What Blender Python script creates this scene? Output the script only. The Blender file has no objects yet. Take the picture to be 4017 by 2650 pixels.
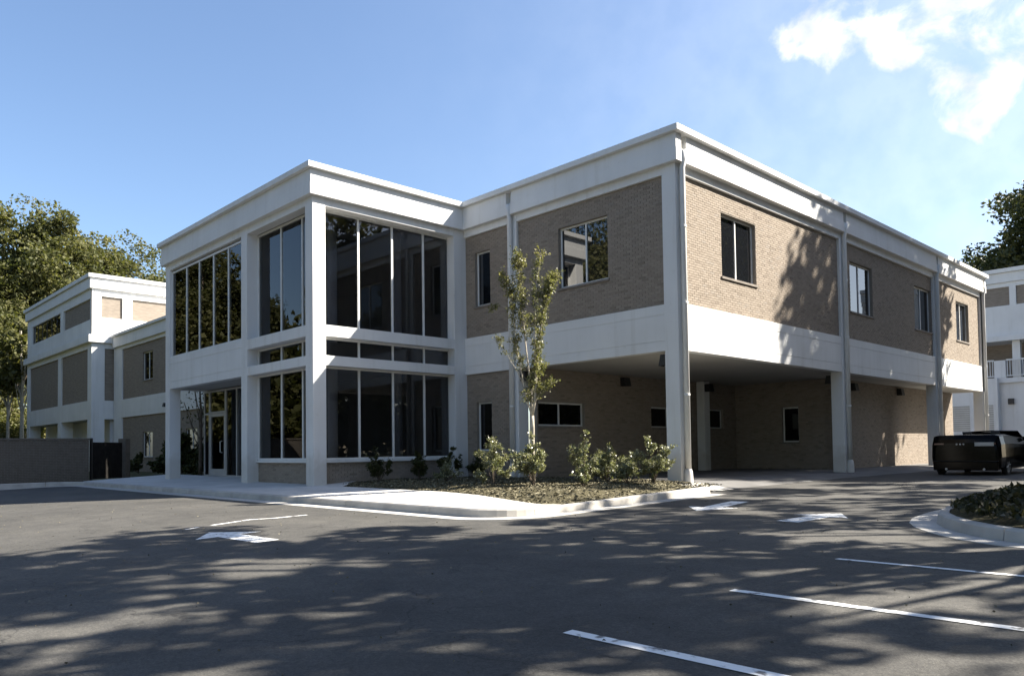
import bpy, math, random
import numpy as np
from mathutils import Matrix, Vector

# ------------------------------------------------------------------ camera, sky, sun, exposure
S = bpy.context.scene
COL = S.collection
YAW, PITCH, ROLL = 0.8067, 0.0350, -0.0137
fw = Vector((-math.sin(YAW)*math.cos(PITCH), math.cos(YAW)*math.cos(PITCH), math.sin(PITCH)))
rt = Vector((math.cos(YAW), math.sin(YAW), 0)); up = rt.cross(fw)
cr_, sr_ = math.cos(ROLL), math.sin(ROLL)
rt, up = cr_*rt + sr_*up, -sr_*rt + cr_*up
cam = bpy.data.cameras.new('camera'); camo = bpy.data.objects.new('camera', cam); COL.objects.link(camo)
cam.sensor_width = 36.0; cam.lens = 3036.7/4017*36; cam.shift_y = 330.3/4017
cam.clip_start = 0.1; cam.clip_end = 4000
camo.matrix_world = Matrix(((rt.x, up.x, -fw.x, 11.41), (rt.y, up.y, -fw.y, -16.947), (rt.z, up.z, -fw.z, 0.868), (0, 0, 0, 1)))
S.camera = camo

SUN = Vector((0.72, 0.86, 1.0)).normalized()
EL = math.asin(SUN.z)
ld = bpy.data.lights.new('sun', 'SUN'); ld.energy = 5.0; ld.angle = math.radians(0.53); ld.color = (1.0, 0.93, 0.82)
lo = bpy.data.objects.new('sun', ld); COL.objects.link(lo)
lo.rotation_euler = (-SUN).to_track_quat('-Z', 'Y').to_euler(); lo.location = (40, 50, 60)

W = bpy.data.worlds.new('World'); S.world = W; W.use_nodes = True
def world():
    nt = W.node_tree; N = nt.nodes; L = nt.links; N.clear()
    out = N.new('ShaderNodeOutputWorld'); bg = N.new('ShaderNodeBackground'); bg.inputs[1].default_value = 0.065
    sky = N.new('ShaderNodeTexSky'); sky.sky_type = 'NISHITA'; sky.sun_disc = False
    sky.sun_elevation = EL; sky.sun_rotation = math.atan2(SUN.x, SUN.y)
    sky.air_density = 1.0; sky.dust_density = 1.3; sky.ozone_density = 3.0; sky.altitude = 100
    # fair-weather clouds: noise on a flat layer overhead, thick only in some parts of the sky
    tc = N.new('ShaderNodeTexCoord'); sep = N.new('ShaderNodeSeparateXYZ'); L.new(tc.outputs['Generated'], sep.inputs[0])
    def M(op, a, b=None, clamp=False):
        n = N.new('ShaderNodeMath'); n.operation = op; n.use_clamp = clamp
        for i, v in enumerate((a, b)):
            if v is None: continue
            if isinstance(v, (int, float)): n.inputs[i].default_value = v
            else: L.new(v, n.inputs[i])
        return n.outputs[0]
    n1 = N.new('ShaderNodeTexNoise'); n1.inputs['Scale'].default_value = 15; n1.inputs['Detail'].default_value = 8; n1.inputs['Roughness'].default_value = 0.58
    n1.inputs['Distortion'].default_value = .35
    L.new(tc.outputs['Generated'], n1.inputs['Vector'])
    def puff(c, r):
        d = N.new('ShaderNodeVectorMath'); d.operation = 'DISTANCE'; L.new(tc.outputs['Generated'], d.inputs[0]); d.inputs[1].default_value = Vector(c).normalized()
        q = M('DIVIDE', d.outputs['Value'], r); return M('POWER', 2.718, M('MULTIPLY', M('MULTIPLY', q, q), -1.0))
    tot = veil = None
    # scattered cumulus puffs: direction in the sky, angular size, weight
    for c, r, w in (((-.335, .834, .437), .045, 1.15), ((-.29, .85, .41), .022, .8), ((-.30, .848, .43), .03, .6), ((-.372, .815, .445), .030, .8), ((-.395, .806, .440), .020, .85), ((-.232, .868, .452), .050, 1.25), ((-.185, .882, .44), .062, 1.3), ((-.262, .897, .360), .036, 1.15), ((-.218, .905, .372), .034, .95), ((-.240, .911, .341), .026, 1.0),
                    ((.3, .8, .5), .12, 1.2), ((.75, .45, .45), .10, 1.1), ((.8, -.3, .5), .09, 1.0), ((.2, -.8, .55), .1, 1.1), ((-.5, -.75, .42), .08, 1.0)):
        g = M('MULTIPLY', puff(c, r), w); tot = g if tot is None else M('ADD', tot, g)
    for c, r, w in (((-.2, .9, .36), .40, .24), ((.5, .7, .4), .5, .2)):
        g = M('MULTIPLY', puff(c, r), w); veil = g if veil is None else M('ADD', veil, g)
    dens = M('ADD', M('MULTIPLY', M('MULTIPLY', M('SUBTRACT', n1.outputs[0], 0.5), 3.4), M('MULTIPLY', tot, 3.0, True)), M('SUBTRACT', M('MINIMUM', tot, 1.2), 0.27))
    dens = M('MULTIPLY', M('MULTIPLY', dens, dens), M('MULTIPLY', M('SIGN', dens), 1.2), True)
    n2 = N.new('ShaderNodeTexNoise'); n2.inputs['Scale'].default_value = 22; n2.inputs['Detail'].default_value = 5; L.new(tc.outputs['Generated'], n2.inputs['Vector'])
    dens = M('MAXIMUM', dens, M('MULTIPLY', veil, M('ADD', n1.outputs[0], .5)), True)
    mix = N.new('ShaderNodeMix'); mix.data_type = 'RGBA'
    L.new(dens, mix.inputs[0]); L.new(sky.outputs[0], mix.inputs[6]); cl = N.new('ShaderNodeValToRGB'); cl.color_ramp.elements[0].position = .35; cl.color_ramp.elements[0].color = (.50, .54, .60, 1); cl.color_ramp.elements[1].position = .6; cl.color_ramp.elements[1].color = (.72, .74, .76, 1); L.new(n2.outputs[0], cl.inputs[0])
    sc = N.new('ShaderNodeVectorMath'); sc.operation = 'SCALE'; sc.inputs['Scale'].default_value = 7.0; L.new(cl.outputs[0], sc.inputs[0]); L.new(sc.outputs[0], mix.inputs[7])
    L.new(mix.outputs[2], bg.inputs[0]); L.new(bg.outputs[0], out.inputs[0])
world()
vs = S.view_settings
vs.view_transform = 'Standard'; vs.look = 'None'; vs.exposure = 1.93; vs.gamma = 1.0; vs.use_curve_mapping = False

# ------------------------------------------------------------------ helpers
rnd = random.Random(5)
def mesh(name, v, f, mats=None, smooth=False, mi=None):
    me = bpy.data.meshes.new(name); me.from_pydata([tuple(p) for p in v], [], f); me.update()
    for m in (mats if isinstance(mats, (list, tuple)) else [mats]):
        if m: me.materials.append(m)
    if smooth: me.polygons.foreach_set('use_smooth', [True]*len(me.polygons))
    if mi is not None: me.polygons.foreach_set('material_index', mi)
    return me
def npmesh(name, v, nper, mat):
    """v: (n*nper,3) array of separate polygons with nper corners each"""
    me = bpy.data.meshes.new(name); n = len(v)//nper
    me.vertices.add(len(v)); me.vertices.foreach_set('co', np.asarray(v, np.float32).ravel())
    me.loops.add(len(v)); me.loops.foreach_set('vertex_index', np.arange(len(v), dtype=np.int32))
    me.polygons.add(n); me.polygons.foreach_set('loop_start', np.arange(n, dtype=np.int32)*nper)
    me.update(calc_edges=True); me.materials.append(mat); return me
def link(name, me, parent=None, loc=None, kind=None):
    o = bpy.data.objects.new(name, me); COL.objects.link(o)
    if parent is not None: o.parent = parent
    if loc is not None: o.location = loc
    if kind: o['kind'] = kind
    return o
def tag(o, label, cat, group=None):
    o['label'] = label; o['category'] = cat
    if group: o['group'] = group
    return o
def thing(name, label, cat, loc=(0, 0, 0), rz=0, group=None):
    o = link(name, None, None, loc); o.rotation_euler = (0, 0, rz); return tag(o, label, cat, group)
class MB:
    def __init__(s): s.v = []; s.f = []
    def box(s, x0, x1, y0, y1, z0, z1):
        x0, x1 = min(x0, x1), max(x0, x1); y0, y1 = min(y0, y1), max(y0, y1)
        b = len(s.v)
        s.v += [(x0,y0,z0),(x1,y0,z0),(x1,y1,z0),(x0,y1,z0),(x0,y0,z1),(x1,y0,z1),(x1,y1,z1),(x0,y1,z1)]
        s.f += [tuple(b+i for i in q) for q in ((0,3,2,1),(4,5,6,7),(0,1,5,4),(1,2,6,5),(2,3,7,6),(3,0,4,7))]; return s
    def poly(s, pts):
        b = len(s.v); s.v += [tuple(p) for p in pts]; s.f.append(tuple(range(b, b+len(pts)))); return s
    def prism(s, pts, z0, z1):
        b = len(s.v); n = len(pts)
        s.v += [(p[0], p[1], z0) for p in pts] + [(p[0], p[1], z1) for p in pts]
        s.f.append(tuple(b+n-1-i for i in range(n))); s.f.append(tuple(b+n+i for i in range(n)))
        s.f += [(b+i, b+(i+1) % n, b+n+(i+1) % n, b+n+i) for i in range(n)]; return s
    def tube(s, pts, rad, n=8, cap=True):
        pts = [Vector(p) for p in pts]; rad = rad if isinstance(rad, (list, tuple)) else [rad]*len(pts)
        b = len(s.v)
        for i, p in enumerate(pts):
            d = (pts[min(i+1, len(pts)-1)] - pts[max(i-1, 0)]).normalized()
            a = d.cross(Vector((0, 0, 1)) if abs(d.z) < .9 else Vector((1, 0, 0))).normalized(); c = d.cross(a)
            for k in range(n):
                t = 2*math.pi*k/n; s.v.append(tuple(p + (a*math.cos(t) + c*math.sin(t))*rad[i]))
        for i in range(len(pts)-1):
            for k in range(n):
                s.f.append((b+i*n+k, b+i*n+(k+1) % n, b+(i+1)*n+(k+1) % n, b+(i+1)*n+k))
        if cap:
            s.f.append(tuple(b+n-1-k for k in range(n))); e = b+(len(pts)-1)*n; s.f.append(tuple(e+k for k in range(n)))
        return s
    def lathe(s, prof, c=(0, 0, 0), n=16, axis='z'):
        b = len(s.v)
        for r, h in prof:
            for k in range(n):
                t = 2*math.pi*k/n
                p = (r*math.cos(t), r*math.sin(t), h) if axis == 'z' else (h, r*math.cos(t), r*math.sin(t))
                s.v.append((c[0]+p[0], c[1]+p[1], c[2]+p[2]))
        for i in range(len(prof)-1):
            for k in range(n):
                s.f.append((b+i*n+k, b+i*n+(k+1) % n, b+(i+1)*n+(k+1) % n, b+(i+1)*n+k))
        return s
    def build(s, name, mat, parent=None, kind=None, smooth=False, bevel=0):
        me = mesh(name, s.v, s.f, mat, smooth)
        o = link(name, me, parent, kind=kind)
        if bevel:
            m = o.modifiers.new('bevel', 'BEVEL'); m.width = bevel; m.segments = 2; m.limit_method = 'ANGLE'
        return o

# ------------------------------------------------------------------ materials
def newmat(name):
    m = bpy.data.materials.new(name); m.use_nodes = True
    N = m.node_tree.nodes; return m, N, m.node_tree.links, N['Principled BSDF']
def noise(N, L, scale, detail=4, vec=None, rough=.5):
    n = N.new('ShaderNodeTexNoise'); n.inputs['Scale'].default_value = scale; n.inputs['Detail'].default_value = detail; n.inputs['Roughness'].default_value = rough
    if vec is not None: L.new(vec, n.inputs['Vector'])
    return n.outputs[0]
def ramp(N, L, fac, stops):
    r = N.new('ShaderNodeValToRGB'); e = r.color_ramp.elements
    while len(e) < len(stops): e.new(.5)
    for i, (p, c) in enumerate(stops): e[i].position = p; e[i].color = (*c, 1)
    L.new(fac, r.inputs[0]); return r.outputs[0]
def pos(N): return N.new('ShaderNodeTexCoord').outputs['Object']
def geopos(N): return N.new('ShaderNodeNewGeometry').outputs['Position']
def bump(N, L, bs, h, strength=.3, dist=.01):
    b = N.new('ShaderNodeBump'); b.inputs['Strength'].default_value = strength; b.inputs['Distance'].default_value = dist
    L.new(h, b.inputs['Height']); L.new(b.outputs[0], bs.inputs['Normal'])
def mulc(N, L, a, b, fac=1.0):
    m = N.new('ShaderNodeMix'); m.data_type = 'RGBA'; m.blend_type = 'MULTIPLY'; m.inputs[0].default_value = fac
    L.new(a, m.inputs[6]); L.new(b, m.inputs[7]); return m.outputs[2]
def mixc(N, L, fac, a, b):
    m = N.new('ShaderNodeMix'); m.data_type = 'RGBA'
    L.new(fac, m.inputs[0])
    for i, c in ((6, a), (7, b)):
        if isinstance(c, tuple): m.inputs[i].default_value = (*c, 1)
        else: L.new(c, m.inputs[i])
    return m.outputs[2]
def scaled(N, L, vec, s):
    m = N.new('ShaderNodeMapping'); m.inputs['Scale'].default_value = s; L.new(vec, m.inputs[0]); return m.outputs[0]
def surf(name, stops, scale=2.0, rough=.8, fine=60, bstr=.2, bdist=.004, spec=.3, streak=None, detail=5):
    """plain surface: noise-varied colour + fine relief, optional vertical streaks"""
    m, N, L, b = newmat(name); p = geopos(N)
    c = ramp(N, L, noise(N, L, scale, detail, p), stops)
    if streak:
        v = scaled(N, L, p, (streak[0], streak[0], .25)); c = mulc(N, L, c, ramp(N, L, noise(N, L, 1, 4, v), ((.35, (streak[1],)*3), (.6, (1, 1, 1)))))
    L.new(c, b.inputs['Base Color']); b.inputs['Roughness'].default_value = rough; b.inputs['Specular IOR Level'].default_value = spec
    if bstr: bump(N, L, b, noise(N, L, fine, 3, p), bstr, bdist)
    return m
def paintmat():
    m, N, L, b = newmat('white_paint'); p = geopos(N)
    c = ramp(N, L, noise(N, L, .7, 6, p), ((.3, (.635, .635, .625)), (.7, (.71, .71, .70))))
    v = scaled(N, L, p, (3.2, 3.2, .22)); c = mulc(N, L, c, ramp(N, L, noise(N, L, 1, 5, v, .6), ((.28, (.89, .88, .86)), (.44, (.98, .98, .975)), (.6, (1, 1, 1)))))
    c = mulc(N, L, c, ramp(N, L, noise(N, L, 6, 6, p, .65), ((.24, (.91, .90, .88)), (.40, (1, 1, 1)))))
    # splash dirt close to the ground
    sp = N.new('ShaderNodeSeparateXYZ'); L.new(p, sp.inputs[0]); ad = N.new('ShaderNodeMath'); ad.operation = 'ADD'
    nn = N.new('ShaderNodeMath'); nn.operation = 'MULTIPLY'; nn.inputs[1].default_value = -.9; L.new(noise(N, L, 3.5, 5, p), nn.inputs[0]); L.new(sp.outputs[2], ad.inputs[0]); L.new(nn.outputs[0], ad.inputs[1])
    c = mulc(N, L, c, ramp(N, L, ad.outputs[0], ((.0, (.84, .81, .77)), (.45, (1, 1, 1)))))
    L.new(c, b.inputs['Base Color']); b.inputs['Roughness'].default_value = .75; b.inputs['Specular IOR Level'].default_value = .25
    bump(N, L, b, noise(N, L, 45, 3, p), .25, .003); return m
PAINT = paintmat()
STOREFR = surf('storefront_aluminium', ((.3, (.33, .32, .30)), (.7, (.39, .38, .36))), 3, .45, 0, 0, 0, .5)
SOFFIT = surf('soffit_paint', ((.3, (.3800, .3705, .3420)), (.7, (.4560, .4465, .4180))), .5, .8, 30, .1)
CONC = surf('sidewalk_concrete', ((.25, (.4300, .4128, .3870)), (.75, (.5676, .5504, .5160))), 1.3, .85, 90, .25, .003, .2)
KERB = surf('kerb_concrete', ((.25, (.3116, .2952, .2706)), (.75, (.4756, .4510, .4100))), 2.2, .9, 60, .35, .005, .2)
GUTTER = surf('gutter_concrete', ((.25, (.3360, .3234, .3024)), (.75, (.4872, .4704, .4368))), 1.5, .9, 60, .3, .004, .2)
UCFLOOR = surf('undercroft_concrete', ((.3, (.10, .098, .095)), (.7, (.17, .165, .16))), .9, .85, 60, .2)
FRAME = surf('window_aluminium', ((.3, (.60, .60, .58)), (.7, (.68, .68, .66))), 3, .45, 0, 0, 0, .5)
BRONZE = surf('dark_anodised_metal', ((.3, (.03, .028, .025)), (.7, (.05, .046, .04))), 3, .45, 0, 0, 0, .5)
GATEM = surf('gate_timber_dark', ((.3, (.012, .011, .010)), (.7, (.022, .020, .018))), 5, .9, 30, .2, .004, .1)
BLACK = surf('black_lamp_housing', ((.3, (.012, .012, .012)), (.7, (.025, .025, .025))), 3, .5, 0, 0, 0, .4)
SILL = surf('sill_stone', ((.3, (.16, .14, .12)), (.7, (.24, .21, .18))), 4, .8, 40, .2)
STRIPE = surf('road_paint', ((.34, (.17, .165, .16)), (.44, (.72, .72, .70)), (.8, (.80, .80, .78))), 9, .7, 120, .3, .003, .3, None, 8)
def brickmats():
    out = []
    for nm, single in (('brick_face', False), ('brick_face_single', True)):
        m, N, L, b = newmat(nm)
        r = (N.new('ShaderNodeObjectInfo').outputs['Random'] if single else N.new('ShaderNodeNewGeometry').outputs['Random Per Island'])
        c = ramp(N, L, r, ((0, (.2120, .1760, .1408)), (.1, (.2600, .2176, .1752)), (.5, (.2800, .2360, .1912)), (.9, (.3080, .2608, .2120)), (1, (.2680, .2336, .1976))))
        c = mulc(N, L, c, ramp(N, L, noise(N, L, 55, 4, geopos(N)), ((.3, (.80,)*3), (.65, (1.05,)*3))))
        L.new(c, b.inputs['Base Color']); b.inputs['Roughness'].default_value = .85; b.inputs['Specular IOR Level'].default_value = .2
        bump(N, L, b, noise(N, L, 140, 3, geopos(N)), .3, .004); out.append(m)
    return out
BRICK, BRICK1 = brickmats()
MORTAR = surf('mortar', ((.3, (.2240, .1960, .1640)), (.7, (.2640, .2320, .1960))), 12, .95, 150, .4, .004, .1)
def farbrick(name, axis):
    m, N, L, b = newmat(name); p = geopos(N)
    sep = N.new('ShaderNodeSeparateXYZ'); L.new(p, sep.inputs[0]); co = N.new('ShaderNodeCombineXYZ')
    L.new(sep.outputs[axis], co.inputs[0]); L.new(sep.outputs[2], co.inputs[1])
    t = N.new('ShaderNodeTexBrick'); L.new(co.outputs[0], t.inputs['Vector'])
    t.inputs['Scale'].default_value = 1; t.inputs['Brick Width'].default_value = .204; t.inputs['Row Height'].default_value = .067; t.inputs['Mortar Size'].default_value = .008
    t.inputs['Color1'].default_value = (.2280, .1920, .1560, 1); t.inputs['Color2'].default_value = (.2760, .2344, .1920, 1); t.inputs['Mortar'].default_value = (.2280, .2000, .1680, 1)
    c = mulc(N, L, t.outputs[0], ramp(N, L, noise(N, L, 5, 5, scaled(N, L, p, (.4, .4, 3))), ((.3, (.82,)*3), (.7, (1.05,)*3))))
    L.new(c, b.inputs['Base Color']); b.inputs['Roughness'].default_value = .9; b.inputs['Specular IOR Level'].default_value = .15
    return m
FBX, FBY = farbrick('far_brick_front', 0), farbrick('far_brick_side', 1)
SCREENBR = surf('screen_wall_brick', ((.3, (.1020, .0884, .0731)), (.7, (.1360, .1190, .1003))), 6, .9, 80, .3)
def glass(name, col, ior, wav=.012):
    m, N, L, b = newmat(name)
    b.inputs['Base Color'].default_value = (*col, 1); b.inputs['Roughness'].default_value = .015; b.inputs['IOR'].default_value = ior
    bump(N, L, b, noise(N, L, .9, 1, geopos(N)), wav*.5, .05)
    return m
GLASS = glass('tinted_lobby_glass', (.005, .0055, .007), 1.44, .02)
def seeglass(name, tint, ior):
    m, N, L, b = newmat(name); N.remove(b)
    fr = N.new('ShaderNodeFresnel'); fr.inputs['IOR'].default_value = ior; tr = N.new('ShaderNodeBsdfTransparent'); tr.inputs[0].default_value = (*tint, 1)
    gl = N.new('ShaderNodeBsdfGlossy'); gl.inputs['Roughness'].default_value = .012; mx = N.new('ShaderNodeMixShader')
    L.new(fr.outputs[0], mx.inputs[0]); L.new(tr.outputs[0], mx.inputs[1]); L.new(gl.outputs[0], mx.inputs[2]); L.new(mx.outputs[0], N['Material Output'].inputs[0])
    return m
GLASS = seeglass('tinted_lobby_glass', (.62, .63, .66), 1.50)
GLASSW = glass('window_glass', (.008, .009, .011), 2.0, .012)
GLASSD = glass('shaded_window_glass', (.004, .004, .005), 1.45, .02)
def asphalt():
    m, N, L, b = newmat('asphalt'); p = geopos(N)
    c = ramp(N, L, noise(N, L, .35, 6, p, .6), ((.3, (.0518, .0503, .0466)), (.7, (.0770, .0740, .0681))))
    c = mulc(N, L, c, ramp(N, L, noise(N, L, 70, 3, p), ((.30, (.70,)*3), (.62, (1.15,)*3), (.78, (1.5, 1.48, 1.42)))))
    c = mulc(N, L, c, ramp(N, L, noise(N, L, 2.6, 5, p, .65), ((.28, (.80,)*3), (.6, (1.04,)*3))))
    c = mulc(N, L, c, ramp(N, L, noise(N, L, .9, 7, p, .7), ((.30, (.78, .78, .79)), (.5, (1,)*3), (.68, (1.16, 1.15, 1.12)))))
    c = mulc(N, L, c, ramp(N, L, noise(N, L, 26, 4, p, .7), ((.32, (.72,)*3), (.5, (1,)*3), (.66, (1.28, 1.26, 1.22)))))
    vp = N.new('ShaderNodeTexVoronoi'); vp.inputs['Scale'].default_value = .16; vp.inputs['Randomness'].default_value = .9; L.new(p, vp.inputs['Vector'])
    sv = N.new('ShaderNodeSeparateColor'); L.new(vp.outputs['Color'], sv.inputs[0]); c = mulc(N, L, c, ramp(N, L, sv.outputs[0], ((0, (.90,)*3), (.5, (1,)*3), (1, (1.1, 1.09, 1.07)))))
    oil = ramp(N, L, noise(N, L, 1.7, 3, p), ((.70, (1,)*3), (.78, (.62,)*3))); c = mulc(N, L, c, oil)
    # sealed cracks
    v = N.new('ShaderNodeTexVoronoi'); v.feature = 'DISTANCE_TO_EDGE'; v.inputs['Scale'].default_value = .42
    wob = N.new('ShaderNodeVectorMath'); wob.operation = 'ADD'; nz = N.new('ShaderNodeTexNoise'); nz.inputs['Scale'].default_value = 1.3; nz.inputs['Detail'].default_value = 6
    L.new(p, nz.inputs['Vector']); sc = N.new('ShaderNodeVectorMath'); sc.operation = 'SCALE'; sc.inputs['Scale'].default_value = 1.6
    L.new(nz.outputs['Color'], sc.inputs[0]); L.new(p, wob.inputs[0]); L.new(sc.outputs[0], wob.inputs[1]); L.new(wob.outputs[0], v.inputs['Vector'])
    ck = ramp(N, L, v.outputs['Distance'], ((.0, (.50,)*3), (.0035, (.66,)*3), (.008, (1, 1, 1))))
    c = mulc(N, L, c, mixc(N, L, ramp(N, L, noise(N, L, .5, 3, p), ((.42, (0,)*3), (.52, (1,)*3))), (1, 1, 1), ck))
    L.new(c, b.inputs['Base Color']); b.inputs['Roughness'].default_value = .82; b.inputs['Specular IOR Level'].default_value = .35
    bump(N, L, b, noise(N, L, 95, 4, p), .55, .008)
    return m
ASPH = asphalt()
GROUND = surf('earth_and_grass', ((.3, (.045, .055, .02)), (.7, (.09, .085, .04))), 1.5, .95, 20, .4)
MULCH = surf('mulch_bed', ((.3, (.040, .035, .020)), (.55, (.088, .078, .047)), (.75, (.15, .135, .085))), 22, .95, 60, .9, .02, .1, None, 8)
CHIP = None
def chipmat():
    m, N, L, b = newmat('wood_chip')
    r = N.new('ShaderNodeNewGeometry').outputs['Random Per Island']
    L.new(ramp(N, L, r, ((0, (.035, .030, .017)), (.4, (.10, .088, .052)), (.75, (.165, .145, .092)), (1, (.27, .245, .165)))), b.inputs['Base Color']); b.inputs['Roughness'].default_value = .9
    return m
CHIP = chipmat()
def leafmat(name, stops, trans=.35, rough=.5, spec=.4, clump=.35):
    m, N, L, b = newmat(name)
    g = N.new('ShaderNodeNewGeometry'); r = g.outputs['Random Per Island']
    c = ramp(N, L, r, stops)
    c = mulc(N, L, c, ramp(N, L, noise(N, L, clump, 2, pos(N)), ((.32, (.72, .78, .7)), (.68, (1.2, 1.15, 1.1)))))
    L.new(c, b.inputs['Base Color']); b.inputs['Roughness'].default_value = rough; b.inputs['Specular IOR Level'].default_value = spec
    t = N.new('ShaderNodeBsdfTranslucent'); mx = N.new('ShaderNodeMixShader'); mx.inputs[0].default_value = trans
    L.new(mulc(N, L, c, ramp(N, L, r, ((0, (1.3, 1.35, .7)), (1, (1.3, 1.35, .7))))), t.inputs[0])
    L.new(b.outputs[0], mx.inputs[1]); L.new(t.outputs[0], mx.inputs[2]); L.new(mx.outputs[0], N['Material Output'].inputs[0])
    return m
LEAF_FAR = leafmat('woodland_leaf', ((0, (.055, .062, .024)), (.5, (.088, .092, .036)), (1, (.145, .138, .058))), .38, .6, .25, .22)
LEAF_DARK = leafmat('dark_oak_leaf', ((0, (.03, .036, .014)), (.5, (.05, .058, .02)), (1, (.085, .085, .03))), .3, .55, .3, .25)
LEAF_YOUNG = leafmat('young_tree_leaf', ((0, (.1066, .1107, .0451)), (.5, (.1558, .1558, .0697)), (1, (.2460, .2337, .1230))), .35, .45, .4, 1.5)
LEAF_BUSH = leafmat('shrub_leaf', ((0, (.09, .098, .055)), (.5, (.175, .18, .10)), (.85, (.28, .28, .18)), (1, (.45, .45, .36))), .25, .3, .6, 3)
LEAF_COVER = leafmat('ground_cover_leaf', ((0, (.02, .024, .012)), (.6, (.045, .045, .022)), (1, (.10, .085, .05))), .2, .6, .3, 2)
BARK = surf('bark', ((.3, (.06, .048, .036)), (.7, (.14, .115, .09))), 6, .95, 25, .8, .02, .1)
BARKPALE = surf('pale_bark', ((.3, (.30, .27, .22)), (.7, (.50, .46, .38))), 9, .9, 40, .4, .01, .1)

# ------------------------------------------------------------------ ground
def gz(x, y):
    t = np.clip(-(np.asarray(y, float)+8), -100, 16)
    z = -.36-.02*t - np.where(t > 0, .0016*t*t, 0)
    k = .04; return -.17-k*np.log1p(np.exp((-.17-z)/k))
def gzf(x, y): return float(gz(x, y))
def grid_sheet(name, xs, ys, dz, mat, kind='structure'):
    X, Y = np.meshgrid(xs, ys); Z = gz(X, Y)+dz
    v = np.stack([X, Y, Z], -1).reshape(-1, 3).tolist(); nx = len(xs)
    f = [(j*nx+i, j*nx+i+1, (j+1)*nx+i+1, (j+1)*nx+i) for j in range(len(ys)-1) for i in range(nx-1)]
    return link(name, mesh(name, v, f, mat, True), None, kind=kind)
far = lambda a, b: np.concatenate([[-900, -300, -120], np.arange(a, b+.1, 4.), [120, 300, 900]])
grid_sheet('ground', far(-100, 100), far(-100, 100), -.06, GROUND)
grid_sheet('asphalt_car_park', np.arange(-23.6, 60.1, .8), np.arange(-60, 60.1, .6), 0, ASPH)

def sweep(pts, offs, closed=False):
    """offsets along the left-hand normal of a polyline: list of rows of 3D points for [(off, z or func)]"""
    P = [Vector((p[0], p[1])) for p in pts]; rows = []
    for i, p in enumerate(P):
        d = (P[min(i+1, len(P)-1)] - P[max(i-1, 0)]).normalized(); n = Vector((-d.y, d.x))
        rows.append([(p.x+n.x*o, p.y+n.y*o, z(p.x+n.x*o, p.y+n.y*o, i) if callable(z) else z) for o, z in offs])
    return rows
def strip(mb, rows, cap=True):
    b = len(mb.v); m = len(rows[0])
    for r in rows: mb.v += r
    for i in range(len(rows)-1):
        for k in range(m-1):
            mb.f.append((b+i*m+k, b+i*m+k+1, b+(i+1)*m+k+1, b+(i+1)*m+k))
    if cap:
        mb.f.append(tuple(b+k for k in range(m))); e = b+(len(rows)-1)*m; mb.f.append(tuple(e+m-1-k for k in range(m)))
def resample(pts, step):
    out = [Vector(pts[0])]; 
    for a, b in zip(pts[:-1], pts[1:]):
        a, b = Vector(a), Vector(b); n = max(1, int(round((b-a).length/step)))
        out += [a+(b-a)*k/n for k in range(1, n+1)]
    return out
def arc(cx, cy, r, a0, a1, n=9): return [(cx+r*math.cos(math.radians(a0+(a1-a0)*i/n)), cy+r*math.sin(math.radians(a0+(a1-a0)*i/n))) for i in range(n+1)]
def kerb(name, path, topz, label=None, seg=3.0, wid=.16, pan=.42, side=1):
    """a kerb of separate stones with a gutter pan along its road side (left-hand normal * side is inward)"""
    root = link(name, None, kind='structure')
    pts = resample(path, .25); per = max(2, int(seg/.25)); s = side
    for a in range(0, len(pts)-1, per):
        q = pts[a:a+per+1]
        if len(q) < 2: continue
        q = [Vector(p) for p in q]; g = .006
        q[0] = q[0]+(q[1]-q[0]).normalized()*g; q[-1] = q[-1]-(q[-1]-q[-2]).normalized()*g
        mb = MB(); dz = rnd.uniform(-.006, .006)
        T = lambda x, y, i: topz(x, y)+dz
        Tl = lambda x, y, i: topz(x, y)+dz-.025
        strip(mb, sweep(q, [(0, lambda x, y, i: gzf(x, y)-.12), (0, lambda x, y, i: gzf(x, y)+.012), (.018*s, Tl), (.045*s, T), (wid*s, T), (wid*s, lambda x, y, i: topz(x, y)-.25)]))
        mb.build('kerb_stone', KERB, root)
    mb = MB(); q = [Vector(p) for p in pts]
    strip(mb, sweep(q, [(-pan*s, lambda x, y, i: gzf(x, y)-.1), (-pan*s, lambda x, y, i: gzf(x, y)+.008), (-.004*s, lambda x, y, i: gzf(x, y)+.004), (-.004*s, lambda x, y, i: gzf(x, y)-.1)]))
    mb.build('gutter_pan', GUTTER, root)
    return root
KP = [(-24.2, -30), (-24.2, -9.2)] + arc(-22.75, -9.2, 1.45, 180, 90, 8)[1:] + [(0.45, -7.75)] + arc(.45, -6.7, 1.05, -90, 0, 9)[::1][1:] + [(1.5, -1.05)]
KP = [(p[0], p[1]) for p in KP]
def ktop(x, y):
    base = -.20
    if y > -6.4 and x > 0: base += (y+6.4)*.026
    return base
# path runs left-to-right with the building on its left
kerb('kerb', KP, ktop, side=1)
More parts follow.
